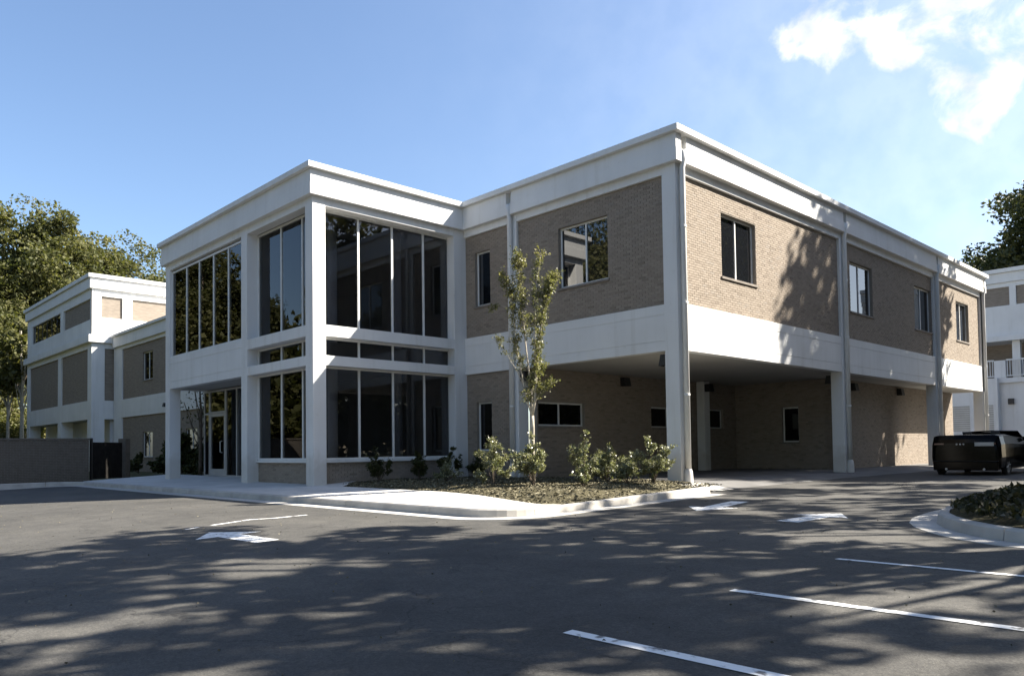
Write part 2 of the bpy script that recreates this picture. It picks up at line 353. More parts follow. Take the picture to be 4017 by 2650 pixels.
# sidewalk
def swz(x, y): return -.2+(max(y, -7.6)+7.6)*(.004+.046*max(0, min(1, (.7-x)/2.5)))
BED = [(-8.5, -5.45), (-5.5, -5.5), (-2.4, -5.55), (-.66, -5.85), (.6, -6.12), (1.0, -6.2), (1.22, -6.05)]
def bedy(x):
    if x < BED[0][0]: return -4.1
    for a, b in zip(BED[:-1], BED[1:]):
        if a[0] <= x <= b[0]: return a[1]+(b[1]-a[1])*(x-a[0])/(b[0]-a[0])
    return BED[-1][1]
sw = link('sidewalk', None, kind='structure')
xs = [-24.0, -22.4, -20.9, -19.4, -17.9, -16.4, -14.9, -13.4, -11.9, -10.4, -8.9, -7.4, -5.9, -4.4, -2.9, -1.4, .1]
def slab(poly):
    mb = MB(); n = len(poly); top = [(p[0], p[1], swz(*p)) for p in poly]
    b = 0; mb.v = top+[(p[0], p[1], swz(*p)-.16) for p in poly]
    mb.f = [tuple(range(n)), tuple(range(2*n-1, n-1, -1))]+[(i, n+i, n+(i+1) % n, (i+1) % n) for i in range(n)]
    mb.build('paving_slab', CONC, sw)
for x0, x1 in zip(xs[:-1], xs[1:]):
    g = .005; xa, xb = x0+g, x1-g
    y0 = -7.585
    ya, yb = (-6.3, -6.3) if x1 <= -8.8 else (-6.62, -6.62)
    slab([(xa, y0), (xb, y0), (xb, yb-g), (xa, ya-g)])
    slab([(xa, ya+g), (xb, yb+g), (xb, bedy(min(xb, 1.2))), (xa, bedy(xa))])
cor = [(.105, -7.585), (.45, -7.585)] + arc(.45, -6.7, .885, -90, 0, 8)[1:] + [(1.32, -6.0), (1.22, -6.05), (1.0, -6.2), (.6, -6.12), (.105, bedy(.105))]
slab(cor)
# planting bed
def bedz(x, y):
    df = max(.001, y-bedy(min(max(x, -8.5), 1.2))); dr = max(.001, 1.36-x)
    e = (ktop(1.4, y)*df+swz(x, bedy(min(max(x, -8.5), 1.2)))*dr)/(df+dr)-.02
    d = min(df/1.5, dr/1.2, 1); d = d*d*(3-2*d)
    return e+(-.01-e)*d+.022*d*math.sin(3.1*x+1.3*y)*math.sin(2.3*y-x)
def bed():
    xs = np.arange(-8.5, 1.36, .15); v = []; f = []; rows = 34
    for x in xs:
        yb = bedy(min(x, 1.22)) if x < 1.22 else -6.0
        ye = .5 if x < -.45 else (-.05 if x < .25 else -.95 - (x-.25)*.1)
        for j in range(rows):
            y = yb+(ye-yb)*j/(rows-1); v.append((x, y, bedz(x, y)+rnd.uniform(-.008, .008)))
    for i in range(len(xs)-1):
        for j in range(rows-1):
            f.append((i*rows+j, (i+1)*rows+j, (i+1)*rows+j+1, i*rows+j+1))
    o = link('planting_bed', mesh('planting_bed', v, f, MULCH, True), kind='structure')
    r = np.random.RandomState(3); n = 9000
    C = []
    while len(C) < n:
        x = r.uniform(-8.4, 1.3); y = r.uniform(-6.1, .3)
        if y < bedy(min(x, 1.2))+.02 or (x > -.4 and y > -.1): continue
        C.append((x, y, bedz(x, y)+.008))
    cards(np.array(C), r, .03, .055, 'mulch_chips', CHIP, flat=.7, kind='stuff', aspect=.35, label=('brown wood chip mulch scattered over the planting bed', 'mulch'))
def cards(C, r, s0, s1, name, mat, flat=0., kind=None, parent=None, aspect=.55, label=None, bend=.25, ret=False):
    """small rhombic leaves or chips centred on the rows of C"""
    n = len(C); d = r.normal(size=(n, 3)); d[:, 2] *= (1-flat); d /= np.linalg.norm(d, axis=1)[:, None]
    u = r.normal(size=(n, 3)); u[:, 2] *= (1-flat*.8); w = np.cross(d, u); w /= np.linalg.norm(w, axis=1)[:, None]+1e-9
    s = r.uniform(s0, s1, n)[:, None]; nn = np.cross(d, w)
    a = C-d*s; c = C+d*s; b = C+w*s*aspect+nn*s*bend; e = C-w*s*aspect+nn*s*bend
    v = np.stack([a, b, c, e], 1).reshape(-1, 3)
    if ret: return v
    o = link(name, npmesh(name, v, 4, mat), parent, kind=kind)
    if label: tag(o, *label)
    return o
bed()

# undercroft floor with sloping apron to the drive
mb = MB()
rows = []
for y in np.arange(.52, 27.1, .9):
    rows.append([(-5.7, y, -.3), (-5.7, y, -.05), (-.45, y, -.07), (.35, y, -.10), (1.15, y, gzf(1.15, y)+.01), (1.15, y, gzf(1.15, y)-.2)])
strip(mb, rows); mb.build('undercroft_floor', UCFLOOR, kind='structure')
mb = MB()
for x0, y0, x1, y1 in ((-.43, -.4, 1.2, .5),):
    mb.poly([(x0+.55, y0+.0, -.06), (x1, y0, gzf(x1, y0)+.012), (x1, y1+.05, gzf(x1, y1)+.012), (x0+.55, y1+.05, -.06)])
mb.build('apron', GUTTER, kind='structure')

# ------------------------------------------------------------------ office building
B = thing('office_building', 'two storey white framed brick office building with glazed corner lobby and open undercroft', 'building')
ZS, ZB, ZBR, ZF, ZL, ZC, ZT = 3.40, 4.63, 8.07, 8.30, 8.64, 9.03, 9.20
class Face:
    """front: u along x, d outward = -y from plane; right: u along y, d outward = +x"""
    def __init__(s, kind, base): s.k = kind; s.b = base
    def box(s, mb, u0, u1, d0, d1, z0, z1):
        if s.k == 'f': mb.box(u0, u1, s.b-d1, s.b-d0, z0, z1)
        else: mb.box(s.b+d0, s.b+d1, u0, u1, z0, z1)
    def P(s, u, d, z): return (u, s.b-d, z) if s.k == 'f' else (s.b+d, u, z)
FR, RI = Face('f', 0.0), Face('r', 0.0)
LF, LR = Face('f', -5.72), Face('r', -8.54)
LOW = Face('f', .35)
def part(name, face, boxes, mat=PAINT, parent=B, bevel=.006):
    mb = MB()
    for q in boxes: face.box(mb, *q)
    return mb.build(name, mat, parent, bevel=bevel)
def column(x0, x1, y0, y1, z0=-.25, z1=ZF, parent=B):
    return MB().box(x0, x1, y0, y1, z0, z1).build('column', PAINT, parent, bevel=.012)
CW = .43
for a in ((-CW, 0, 0, CW), (-6.39, -5.96, 0, CW), (-8.97, -8.54, -5.72, -5.29), (-13.24, -12.81, -5.72, -5.29), (-20.05, -19.62, -5.72, -5.29), (-8.97, -8.545, -.43, .25),
          (-.43, 0, 9.95, 10.38), (-.43, 0, 19.45, 19.88), (-.43, 0, 26.1, 26.53)):
    column(*a)
def band(face, u0, u1, z0=ZS, z1=ZB, d=-.012, th=.3, name='spandrel_band', parent=B):
    z = [z0, z0+.27, z1-.27, z1]; g = .007
    bx = [(u0, u1, d-th, d, z[0], z[1]-g), (u0, u1, d-th, d, z[1]+g, z[2]-g), (u0, u1, d-th, d, z[2]+g, z[3]), (u0, u1, d-th+.01, d-.012, z[0]+.01, z[3]-.01)]
    return part(name, face, bx, bevel=.004, parent=parent)
band(FR, -5.96, -.43); band(FR, -8.54, -6.39)
band(RI, .43, 9.95); band(RI, 10.38, 19.45); band(RI, 19.88, 26.1)
band(LF, -19.62, -13.24)
for f, a, b in ((FR, -5.96, -.43), (FR, -8.54, -6.39), (RI, .43, 9.95), (RI, 10.38, 19.45), (RI, 19.88, 26.1), (LF, -19.62, -13.24), (LF, -12.81, -8.97), (LR, -5.29, -.43)):
    part('roof_beam', f, [(a, b, -.34, -.008, ZBR, ZF)])
# fascia: lower ledge, upper fascia with slots at the columns, coping
def roofline(face, u0, u1, e0, e1, slots, parent=B, z=(ZF, ZL, ZC, ZT)):
    """e0,e1: +1 the run owns the outer corner, 0 it butts flush, -1 it stops short of an inner corner"""
    d1, d2, d3 = .15, .13, .26
    part('fascia_ledge', face, [(u0-d1*e0, u1+d1*e1, -.3, d1, z[0], z[1])], parent=parent)
    us = [u0-d2*e0]+[q for s in slots for q in (s-.11, s+.11)]+[u1+d2*e1]
    mb = MB()
    for a, b in zip(us[::2], us[1::2]):
        if b-a > .02: face.box(mb, a, b, -.3, d2, z[1]+.004, z[2])
    mb.build('fascia_panel', PAINT, parent, bevel=.006)
    mb = MB(); face.box(mb, u0-d3*e0, u1+d3*e1, -.3, d3, z[2]+.003, z[3])
    mb.build('coping', PAINT, parent, bevel=.012)
    if slots: part('fascia_backing', face, [(u0+.31, u1-.31, -.28, -.03, z[1]-.05, z[2]+.05)], parent=parent, bevel=0)
roofline(RI, 0, 26.53, 1, 1, (.23, 10.17, 19.67, 26.3))
roofline(FR, -8.84, -.3, 0, 0, (-6.17,))
roofline(LR, -5.72, 0, 1, -1, ())
roofline(LF, -20.05, -8.84, 1, 0, ())
# upper walls: solid core, soffit, roof
MB().box(-16, -.45, .45, 26.2, 3.46, 8.95).build('upper_storey_core', PAINT, B)
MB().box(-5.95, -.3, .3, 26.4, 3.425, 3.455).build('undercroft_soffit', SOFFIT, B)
MB().box(-16, -.1, .1, 26.4, 8.97, 9.0).build('roof', CONC, B)
MB().box(-20.0, -8.6, -5.65, .3, 8.97, 9.0).build('roof', CONC, B)
MB().box(-16, 0, 26.2, 26.5, 3.4, 9.02).build('end_wall', PAINT, B)

# --- brick walls built brick by brick
BL, BH, JT = .194, .0575, .0095
def subtract(a, b, cuts):
    segs = [(a, b)]
    for c0, c1 in cuts:
        n = []
        for s0, s1 in segs:
            if c1 <= s0 or c0 >= s1: n.append((s0, s1)); continue
            if c0 > s0: n.append((s0, c0))
            if c1 < s1: n.append((c1, s1))
        segs = n
    return segs
def brick_list(u0, u1, z0, z1, openings):
    out = []; z = z0+JT/2; k = 0
    while z+BH*.5 < z1:
        zt = min(z+BH, z1)
        cuts = [(o[0]-JT/2, o[1]+JT/2) for o in openings if o[2] < zt and o[3] > z]
        u = u0-(k % 2)*(BL+JT)/2 - rnd.uniform(0, .01)
        while u < u1:
            for a, b in subtract(max(u, u0), min(u+BL, u1), cuts):
                if b-a > .03: out.append((a, b, z, zt))
            u += BL+JT
        z += BH+JT; k += 1
    return out
def brick_wall(face, d, u0, u1, z0, z1, openings=(), singles=0, th=.3, parent=B, lab=None, mat=BRICK):
    """mortar slab with real openings + bricks standing 9 mm proud"""
    us = sorted({u0, u1, *[q for o in openings for q in o[:2]]}); zs = sorted({z0, z1, *[q for o in openings for q in o[2:]]})
    solid = {}
    for i in range(len(us)-1):
        for j in range(len(zs)-1):
            cu, cz = (us[i]+us[i+1])/2, (zs[j]+zs[j+1])/2
            solid[i, j] = not any(o[0] < cu < o[1] and o[2] < cz < o[3] for o in openings)
    mb = MB(); P = face.P; d1 = d-th
    for (i, j), s in solid.items():
        if not s: continue
        a, b, c, e = us[i], us[i+1], zs[j], zs[j+1]
        mb.poly([P(a, d, c), P(b, d, c), P(b, d, e), P(a, d, e)])
        for di, dj, q in ((-1, 0, [(a, c), (a, e)]), (1, 0, [(b, c), (b, e)]), (0, -1, [(a, c), (b, c)]), (0, 1, [(a, e), (b, e)])):
            if not solid.get((i+di, j+dj), False):
                (ua, za), (ub, zb) = q; mb.poly([P(ua, d, za), P(ub, d, zb), P(ub, d1, zb), P(ua, d1, za)])
    w = mb.build('brick_wall', MORTAR, parent)
    bl = brick_list(u0, u1, z0, z1, openings)
    single = []
    if singles:
        full = [q for q in bl if abs(q[1]-q[0]-BL) < 1e-6 and abs(q[3]-q[2]-BH) < 1e-6]
        full.sort(key=lambda q: q[0]); single = full[:singles]; ss = set(single); bl = [q for q in bl if q not in ss]
    V = []
    def five(a, b, c, e, pr):
        q = [P(a, d-.004, c), P(b, d-.004, c), P(b, d-.004, e), P(a, d-.004, e), P(a, d+pr, c), P(b, d+pr, c), P(b, d+pr, e), P(a, d+pr, e)]
        return q
    mbb = MB()
    for a, b, c, e in bl:
        k = len(mbb.v); mbb.v += five(a, b, c, e, .009+rnd.uniform(-.0025, .0025))
        mbb.f += [(k+4, k+5, k+6, k+7), (k, k+1, k+5, k+4), (k+1, k+2, k+6, k+5), (k+2, k+3, k+7, k+6), (k+3, k, k+4, k+7)]
    o = mbb.build('bricks', mat, w, kind='stuff')
    if single:
        o0 = P(0, 0, 0); m0 = MB(); m0.v = [tuple(Vector(p)) for p in five(0, BL, 0, BH, .009)]
        m0.f = [(4, 5, 6, 7), (0, 1, 5, 4), (1, 2, 6, 5), (2, 3, 7, 6), (3, 0, 4, 7)]
        me = mesh('brick', m0.v, m0.f, BRICK1)
        for a, b, c, e in single:
            off = Vector(P(a, rnd.uniform(-.0025, .0025), c))-Vector(P(0, 0, 0))
            link('brick', me, w, off)
    return w
def window(face, d, u0, u1, z0, z1, mull=(), name='window', gl=None, fr=FRAME, sill=True, fw_=.055, parent=B, rev=.10, hm=()):
    """frame (part) with panes and sill (sub-parts); d is the wall plane, the frame sits rev behind it"""
    dd = d-rev; mb = MB(); gl = gl or GLASSW
    us = [u0, *mull, u1]; zs = [z0, *hm, z1]
    face.box(mb, u0, u1, dd-.06, dd, z0, z0+fw_); face.box(mb, u0, u1, dd-.06, dd, z1-fw_, z1)
    face.box(mb, u0, u0+fw_, dd-.06, dd-.001, z0+fw_, z1-fw_); face.box(mb, u1-fw_, u1, dd-.06, dd-.001, z0+fw_, z1-fw_)
    for m in mull: face.box(mb, m-fw_/2, m+fw_/2, dd-.06, dd-.001, z0+fw_, z1-fw_)
    for h in hm: face.box(mb, u0+fw_, u1-fw_, dd-.06, dd-.002, h-fw_/2, h+fw_/2)
    o = mb.build(name, fr, parent, bevel=.004)
    for a, b in zip(us[:-1], us[1:]):
        for c, e in zip(zs[:-1], zs[1:]):
            g = MB(); face.box(g, a+.02, b-.02, dd-.045, dd-.03, c+.02, e-.02); g.build('pane', gl, o)
    if sill:
        g = MB(); face.box(g, u0-.05, u1+.05, dd-.02, d+.05, z0-.07, z0-.006); g.build('sill', SILL, o, bevel=.004)
    return o
RW = [(2.35, 4.27), (11.0, 13.0), (17.37, 19.38), (22.7, 24.53)]
WZ0, WZ1 = 5.66, 7.48
D = -.10
def op(u0, u1, z0, z1): return (u0, u1, z0, z1)
brick_wall(RI, D, .43, 9.95, ZB, ZBR, [op(*RW[0], WZ0, WZ1)], singles=300)
brick_wall(RI, D, 10.38, 19.45, ZB, ZBR, [op(*RW[1], WZ0, WZ1), op(*RW[2], WZ0, WZ1)])
brick_wall(RI, D, 19.88, 26.1, ZB, ZBR, [op(*RW[3], WZ0, WZ1)])
for a, b in RW: window(RI, D, a, b, WZ0, WZ1, [(a+b)/2 - .02])
brick_wall(FR, D, -5.96, -.43, ZB, ZBR, [op(-4.25, -2.36, WZ0, WZ1)])
window(FR, D, -4.25, -2.36, WZ0, WZ1, [-3.25])
brick_wall(FR, D, -8.54, -6.39, ZB, ZBR, [op(-8.07, -7.32, WZ0, WZ1)])
window(FR, D, -8.07, -7.32, WZ0, WZ1)
brick_wall(FR, D, -8.54, -6.39, -.25, ZS, [op(-8.07, -7.32, .83, 2.45)])
window(FR, D, -8.07, -7.32, .83, 2.45, gl=GLASSD)
# undercroft walls
UW = Face('r', -5.6); UB = Face('f', 12.4); US = Face('r', -1.5)
brick_wall(UW, 0, .43, 12.4, -.2, ZS+.02, [op(.5, 2.72, 1.6, 2.37), op(6.45, 7.6, 1.6, 2.37), op(10.38, 11.43, 1.6, 2.38)])
window(UW, 0, .5, 2.72, 1.6, 2.37, [1.56], gl=GLASSD); window(UW, 0, 6.45, 7.6, 1.6, 2.37, gl=GLASSD); window(UW, 0, 10.38, 11.43, 1.6, 2.38, gl=GLASSD)
brick_wall(UB, 0, -5.6, -1.5, -.2, ZS+.02, [op(-3.53, -2.84, 1.01, 2.4)])
window(UB, 0, -3.53, -2.84, 1.01, 2.4, gl=GLASSD)
brick_wall(US, 0, 12.4, 26.5, -.2, ZS+.02)
MB().box(-5.55, -5.2, 9.4, 9.78, -.1, 3.42).build('column', PAINT, B, bevel=.01)
MB().box(-16, -1.52, 26.15, 26.45, -.2, 3.4).build('end_wall', MORTAR, B)
# --- lobby glazing
def beam(face, u0, u1, z0, z1, name='lobby_beam'): part(name, face, [(u0, u1, -.36, -.01, z0, z1)])
for f, a, b in ((LR, -5.29, -.43), (LF, -12.81, -8.97)):
    beam(f, a, b, 4.25, 4.58); beam(f, a, b, 3.39, 3.68)
MU_R, MU_F = [-3.95, -2.70, -1.46], [-11.2, -9.85]
for f, a, b, mu, off in ((LR, -5.29, -.12, MU_R, .34), (LF, -12.81, -8.9, MU_F, .38)):
    for z0, z1 in ((4.56, 8.08), (3.66, 4.27), (.62, 3.41)):
        window(f, -off, a, b, z0, z1, mu, 'lobby_glazing', GLASS, sill=False, fw_=.07, rev=0)
    part('lobby_sill', f, [(a, b, -off-.05, -off+.08, .55, .618)], FRAME)
brick_wall(LR, -.36, -5.29, -.12, -.25, .55, th=.2); brick_wall(LF, -.40, -12.81, -8.95, -.25, .55, th=.2)
window(LF, -.09, -19.62, -13.24, 4.63, 8.0, [-18.16, -16.96, -15.69, -14.45], 'lobby_glazing', GLASS, sill=False, fw_=.07, rev=0)
ST = Face('f', -4.2)
# storefront behind the porch, with the entrance door
window(ST, 0, -20.05, -19.5, -.04, 3.38, (), 'storefront', GLASSD, STOREFR, sill=False, fw_=.07, rev=0, hm=(2.46,))
window(ST, 0, -19.49, -17.99, 2.46, 3.38, (), 'storefront', GLASS, STOREFR, sill=False, fw_=.07, rev=0)
window(ST, 0, -17.98, -12.81, -.04, 3.38, [-17.0, -15.6, -14.2], 'storefront', GLASS, STOREFR, sill=False, fw_=.07, rev=0)
dr = MB()
for q in ((-19.48, -19.36, -.06, 0, -.02, 2.45), (-18.12, -18.0, -.06, 0, -.02, 2.45), (-19.36, -18.12, -.06, 0, 2.33, 2.45), (-19.36, -18.12, -.06, 0, -.02, .26)): ST.box(dr, *q)
dr = dr.build('door', STOREFR, B, bevel=.004)
g = MB(); ST.box(g, -19.37, -18.11, -.045, -.03, .25, 2.34); g.build('pane', GLASS, dr)
MB().tube([(-18.28, -4.2, 1.35), (-18.28, -4.28, 1.33), (-18.28, -4.28, .92), (-18.28, -4.2, .9)], .016, 8).build('handle', FRAME, dr)
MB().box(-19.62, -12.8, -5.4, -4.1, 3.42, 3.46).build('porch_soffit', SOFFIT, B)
# lobby end wall (left side), upper part only
LE = Face('f', 0)
MB().box(-20.04, -19.7, -5.28, .35, 3.4, 8.97).build('lobby_end_wall', PAINT, B)
MB().box(-20.3, -19.75, -5.41, .3, 9.035, 9.198).build('coping', PAINT, B, bevel=.01)
MB().box(-19.98, -19.92, -4.1, .3, -.05, 3.4).build('side_glazing', GLASSD, B)
MB().box(-19.9, -9.0, -.1, .0, -.1, 8.9).build('lobby_back_wall', surf('lobby_back_wall', ((.3, (.20, .19, .18)), (.7, (.26, .25, .24))), 1, .8, 0, 0), B)
# lobby interior seen through the tinted glass
INT = surf('interior_wall', ((.3, (.30, .285, .27)), (.7, (.38, .36, .34))), 1, .8, 0, 0); CARPET = surf('interior_carpet', ((.3, (.03, .03, .032)), (.7, (.05, .05, .05))), 6, .95, 0, 0)
MB().box(-19.6, -9.3, -5.25, -.12, 3.7, 4.2).build('floor_slab', INT, B); MB().box(-19.85, -9.0, -4.1, -.12, -.12, -.02).box(-12.8, -9.0, -5.3, -4.09, -.12, -.02).build('lobby_floor', CARPET, B)
MB().box(-19.6, -9.3, -5.25, -.12, 8.3, 8.4).build('lobby_ceiling', INT, B); MB().box(-12.9, -12.7, -5.2, -4.2, -.05, 3.7).build('partition', INT, B); MB().box(-19.65, -19.5, -5.2, -.1, 4.2, 8.3).build('partition', INT, B)
for x, y in ((-10.2, -4.1), (-10.2, -1.6), (-14.2, -3.6)):
    MB().lathe([(.16, -.02), (.16, 3.7)], (x, y, 0), 16).lathe([(.16, 4.2), (.16, 8.3)], (x, y, 0), 16).build('interior_column', PAINT, B, smooth=True)
for x, y in ((-10.0, -4.6), (-11.6, -4.6), (-10.0, -2.6), (-11.6, -2.6), (-14.5, -3.0), (-16.5, -3.0)):
    MB().box(x-.3, x+.3, y-.3, y+.3, 8.26, 8.298).build('ceiling_panel', PAINT, B)
# low wing behind the lobby, running left to the three storey block
band(LOW, -46.9, -20.1)
part('roof_beam', LOW, [(-46.9, -20.1, -.34, -.008, ZBR, ZF)])
roofline(LOW, -46.7, -20.1, 0, 0, ())
for z0, z1, wz in ((ZB, ZBR, (5.66, 7.48)), (-.25, ZS, (.70, 2.33))):
    mb = MB(); 
    xsw = [(-41.35, -39.5), (-34.17, -32.45)]
    us = [-45.2, xsw[0][0], xsw[0][1], -37.6, xsw[1][0], xsw[1][1], -20.1]
    for a, b in ((us[0], us[1]), (us[2], us[4]), (us[5], us[6])): LOW.box(mb, a, b, -.4, -.1, z0, z1)
    for a, b in xsw: LOW.box(mb, a, b, -.4, -.1, z0, wz[0]); LOW.box(mb, a, b, -.4, -.1, wz[1], z1)
    mb.build('brick_panel', FBX, B)
    for a, b in xsw: window(LOW, -.1, a, b, *wz, [(a+b)/2], gl=GLASSD)
for x in (-46.9, ):
    part('pilaster', LOW, [(x, x+1.7, -.3, -.01, -.25, ZBR)])
MB().box(-46.8, -20.1, .8, 1.2, -.2, 9.0).build('wing_core', PAINT, B)
MB().box(-46.8, -20.1, .4, 12, 8.97, 9.0).build('roof', CONC, B)

# downspouts with boots
def downspout(x, y, name='downspout', zt=8.62, foot=True, r=.075):
    mb = MB(); sx = 1 if y > 0 or x > -1 else 0
    base = gzf(x, y)+.02 if x > -1 else -.06
    mb.tube([(x, y, base+.18), (x, y, zt-.45), (x+(.05 if sx else 0), y-(0 if sx else .05), zt-.25), (x+(.06 if sx else 0), y-(0 if sx else .06), zt)], r, 14)
    o = mb.build(name, PAINT, B, smooth=True)
    m2 = MB()
    for z in (2.2, 4.6, 6.6): m2.tube([(x, y, z), (x, y, z+.05)], r+.012, 14)
    m2.build('pipe_collar', PAINT, o)
    if foot:
        MB().lathe([(r+.005, .5), (r+.03, .42), (.115, .30), (.125, .10), (.12, 0), (.0, 0)], (x, y, base), 16).build('pipe_boot', PAINT, o, smooth=True)
    return o
downspout(.085, .2); downspout(.085, 10.17); downspout(.085, 19.67); downspout(.085, 26.32)
downspout(-6.17, -.085)

# wall lights: black boxes just under the soffit
def wall_light(x, y, z, nrm, label, s=1.0):
    t = thing('wall_light', label, 'light', (x, y, z), math.atan2(nrm[1], nrm[0])-math.pi/2, 'wall lights under the soffit')
    mb = MB(); w, h, dp = .17*s, .15*s, .24*s
    b = [(-w, 0, -h), (w, 0, -h), (w, 0, h), (-w, 0, h), (-w, dp, -h), (w, dp, -h), (w*.95, dp*.75, h), (-w*.95, dp*.75, h)]
    mb.v = b; mb.f = [(0, 1, 2, 3), (4, 7, 6, 5), (0, 4, 5, 1), (3, 2, 6, 7), (0, 3, 7, 4), (1, 5, 6, 2)]
    mb.build('housing', BLACK, t, bevel=.008)
    MB().box(-w*.8, w*.8, .03, dp*.9, -h-.006, -h+.002).build('lens', GLASSD, t)
    MB().box(-.06, .06, -.01, .02, -.06, .06).build('bracket', BLACK, t)
wall_light(-.43, .2, 3.17, (-1, 0), 'black wedge light on the left face of the corner column')
wall_light(-5.96, .25, 3.17, (1, 0), 'black light on the column behind the young tree')
wall_light(-5.6, 4.83, 3.19, (1, 0), 'black box light on the undercroft brick wall above the ribbon window')
wall_light(-5.2, 9.59, 3.17, (1, 0), 'black light on the slim white column deep in the undercroft')
wall_light(-.43, 10.15, 3.17, (-1, 0), 'black light on the left face of the second drive side column')
wall_light(-1.5, 14.3, 3.17, (1, 0), 'black light on the brick wall just right of the second drive side column')
wall_light(-1.5, 19.2, 3.17, (1, 0), 'black light on the brick wall left of the third drive side column')
wall_light(-.22, 19.88, 3.17, (0, 1), 'black light on the far side of the third drive side column')
wall_light(-36.9, .33, 3.85, (0, -1), 'small dark light on the white band left of the lobby', .8)

# ------------------------------------------------------------------ three storey block on the left
K = thing('wing_block', 'three storey white and brick block at the far left end of the building', 'building')
KF, KR = Face('f', -1.05), Face('r', -47.0)
for x in (-65.5, -55.6, -47.9): column(x, x+.9, -1.05, -.2, -.25, 8.64, K)
column(-47.45, -47.02, .9, 1.3, -.25, 8.3, K)
def kpart(name, face, boxes, mat=PAINT): return part(name, face, boxes, mat, K, .01)
band(KF, -64.6, -47.96, 3.35, 4.65, name='spandrel_band', parent=K); kpart('spandrel_band', KR, [(-.2, 1.3, -.4, -.02, 3.35, 4.65)])
kpart('roof_beam', KF, [(-64.6, -47.91, -.4, -.01, 8.27, 8.645)]); kpart('roof_beam', KR, [(-.19, 20, -.4, -.01, 8.27, 8.645)])
MB().box(-65.75, -46.75, -1.30, 20, 8.65, 9.16).build('ledge', PAINT, K, bevel=.02)
for a, b in ((-64.6, -55.6), (-54.7, -47.95)): kpart('brick_panel', KF, [(a, b, -.4, -.1, 4.65, 8.27)], FBX)
kpart('brick_panel', KR, [(-.2, 1.0, -.4, -.1, 4.65, 8.27)], FBY)
# ground floor back wall of the colonnade
MB().box(-65, -47.6, 2.2, 2.5, -.2, 3.4).build('colonnade_wall', FBX, K); MB().box(-65, -47.4, -.9, 2.4, 3.36, 3.40).build('colonnade_soffit', SOFFIT, K)
# top storey
kpart('top_wall', KF, [(-65.5, -47.0, -.5, -.16, 9.16, 13.1)]); kpart('top_wall', KR, [(-.55, 20, -.5, -.16, 9.16, 13.1)])
kpart('pier', KF, [(-65.5, -63.9, -.2, -.01, 9.165, 12.4), (-55.05, -54.2, -.2, -.01, 9.165, 12.4), (-47.4, -47.0, -.2, -.01, 9.165, 12.4)])
kpart('pier', KR, [(-1.04, -.42, -.2, -.012, 9.165, 12.4), (.95, 1.6, -.2, -.012, 9.165, 12.4), (6.2, 6.9, -.2, -.012, 9.165, 12.4), (12.5, 13.2, -.2, -.012, 9.165, 12.4)])
kpart('spandrel_band', KF, [(-63.9, -55.05, -.2, -.02, 9.165, 10.28), (-54.2, -47.4, -.2, -.02, 9.165, 10.28)]); kpart('spandrel_band', KR, [(-.42, .95, -.2, -.02, 9.165, 10.44), (1.6, 6.2, -.2, -.02, 9.165, 10.44), (6.9, 12.5, -.2, -.02, 9.165, 10.44)])
kpart('roof_beam', KF, [(-63.9, -55.05, -.2, -.02, 11.75, 12.4), (-54.2, -47.4, -.2, -.02, 11.75, 12.4)]); kpart('roof_beam', KR, [(-.42, .95, -.2, -.02, 11.93, 12.4), (1.6, 6.2, -.2, -.02, 11.93, 12.4), (6.9, 12.5, -.2, -.02, 11.93, 12.4)])
kpart('brick_panel', KF, [(-54.2, -47.4, -.18, -.14, 10.28, 11.75)], FBX)
for a, b in ((-.42, .95), (1.6, 6.2), (6.9, 12.5)): kpart('brick_panel', KR, [(a, b, -.18, -.13, 10.44, 11.93)], FBY)
window(KF, -.06, -63.9, -55.05, 10.28, 11.75, [-62.4, -60.95, -59.5, -58.0, -56.5], sill=False, parent=K, gl=GLASSD, fr=BRONZE, rev=.05)
MB().box(-65.65, -46.85, -1.20, 20, 12.41, 13.12).build('fascia_panel', PAINT, K, bevel=.01)
MB().box(-65.8, -46.72, -1.33, 20, 13.14, 13.40).build('coping', PAINT, K, bevel=.02)
MB().box(-65, -47.5, .3, 20, -.2, 13).build('core', PAINT, K)

# ------------------------------------------------------------------ screen wall and gate at far left
scr = thing('screen_wall', 'low dark brick screen wall along the far left kerb', 'wall', (-24.85, -7.15, -.25))
def sw_local():
    f = Face('r', 0.0)
    mb = MB().box(-.3, -.012, -12, 0, 0, 1.75); mb.build('wall_body', MORTAR, scr)
    mb = MB()
    for a, b, c, e in brick_list(-12, 0, 0, 1.75, ()):
        k = len(mb.v); mb.v += [f.P(a, -.014, c), f.P(b, -.014, c), f.P(b, -.014, e), f.P(a, -.014, e), f.P(a, -.003, c), f.P(b, -.003, c), f.P(b, -.003, e), f.P(a, -.003, e)]
        mb.f += [(k+4, k+5, k+6, k+7), (k, k+1, k+5, k+4), (k+1, k+2, k+6, k+5), (k+2, k+3, k+7, k+6), (k+3, k, k+4, k+7)]
    mb.build('bricks', SCREENBR, scr, kind='stuff')
    MB().box(-.33, .03, -12.03, .03, 1.76, 1.84).build('coping', SCREENBR, scr, bevel=.01)
sw_local()
gt = thing('screen_gate', 'dark metal gate between the screen wall and its brick pier', 'gate', (-25.0, -7.05, -.2))
dv = Vector((-1.35, 1.75)); ln = dv.length; gt.rotation_euler = (0, 0, math.atan2(dv.y, dv.x))
for i in range(13):
    MB().box(.0+i*(ln-.15)/13, .0+(i+.96)*(ln-.15)/13, -.02, .02, .04, 1.62).build('slat', GATEM, gt)
MB().box(.0, ln-.16, .022, .05, .25, .32).box(.0, ln-.16, .022, .05, 1.35, 1.42).build('rail', GATEM, gt)
MB().box(ln-.15, ln+.2, -.18, .18, 0, 1.8).build('pier', SCREENBR, gt, bevel=.01)
MB().box(.0, .08, -.05, .05, 0, 1.8).build('post', BRONZE, gt)

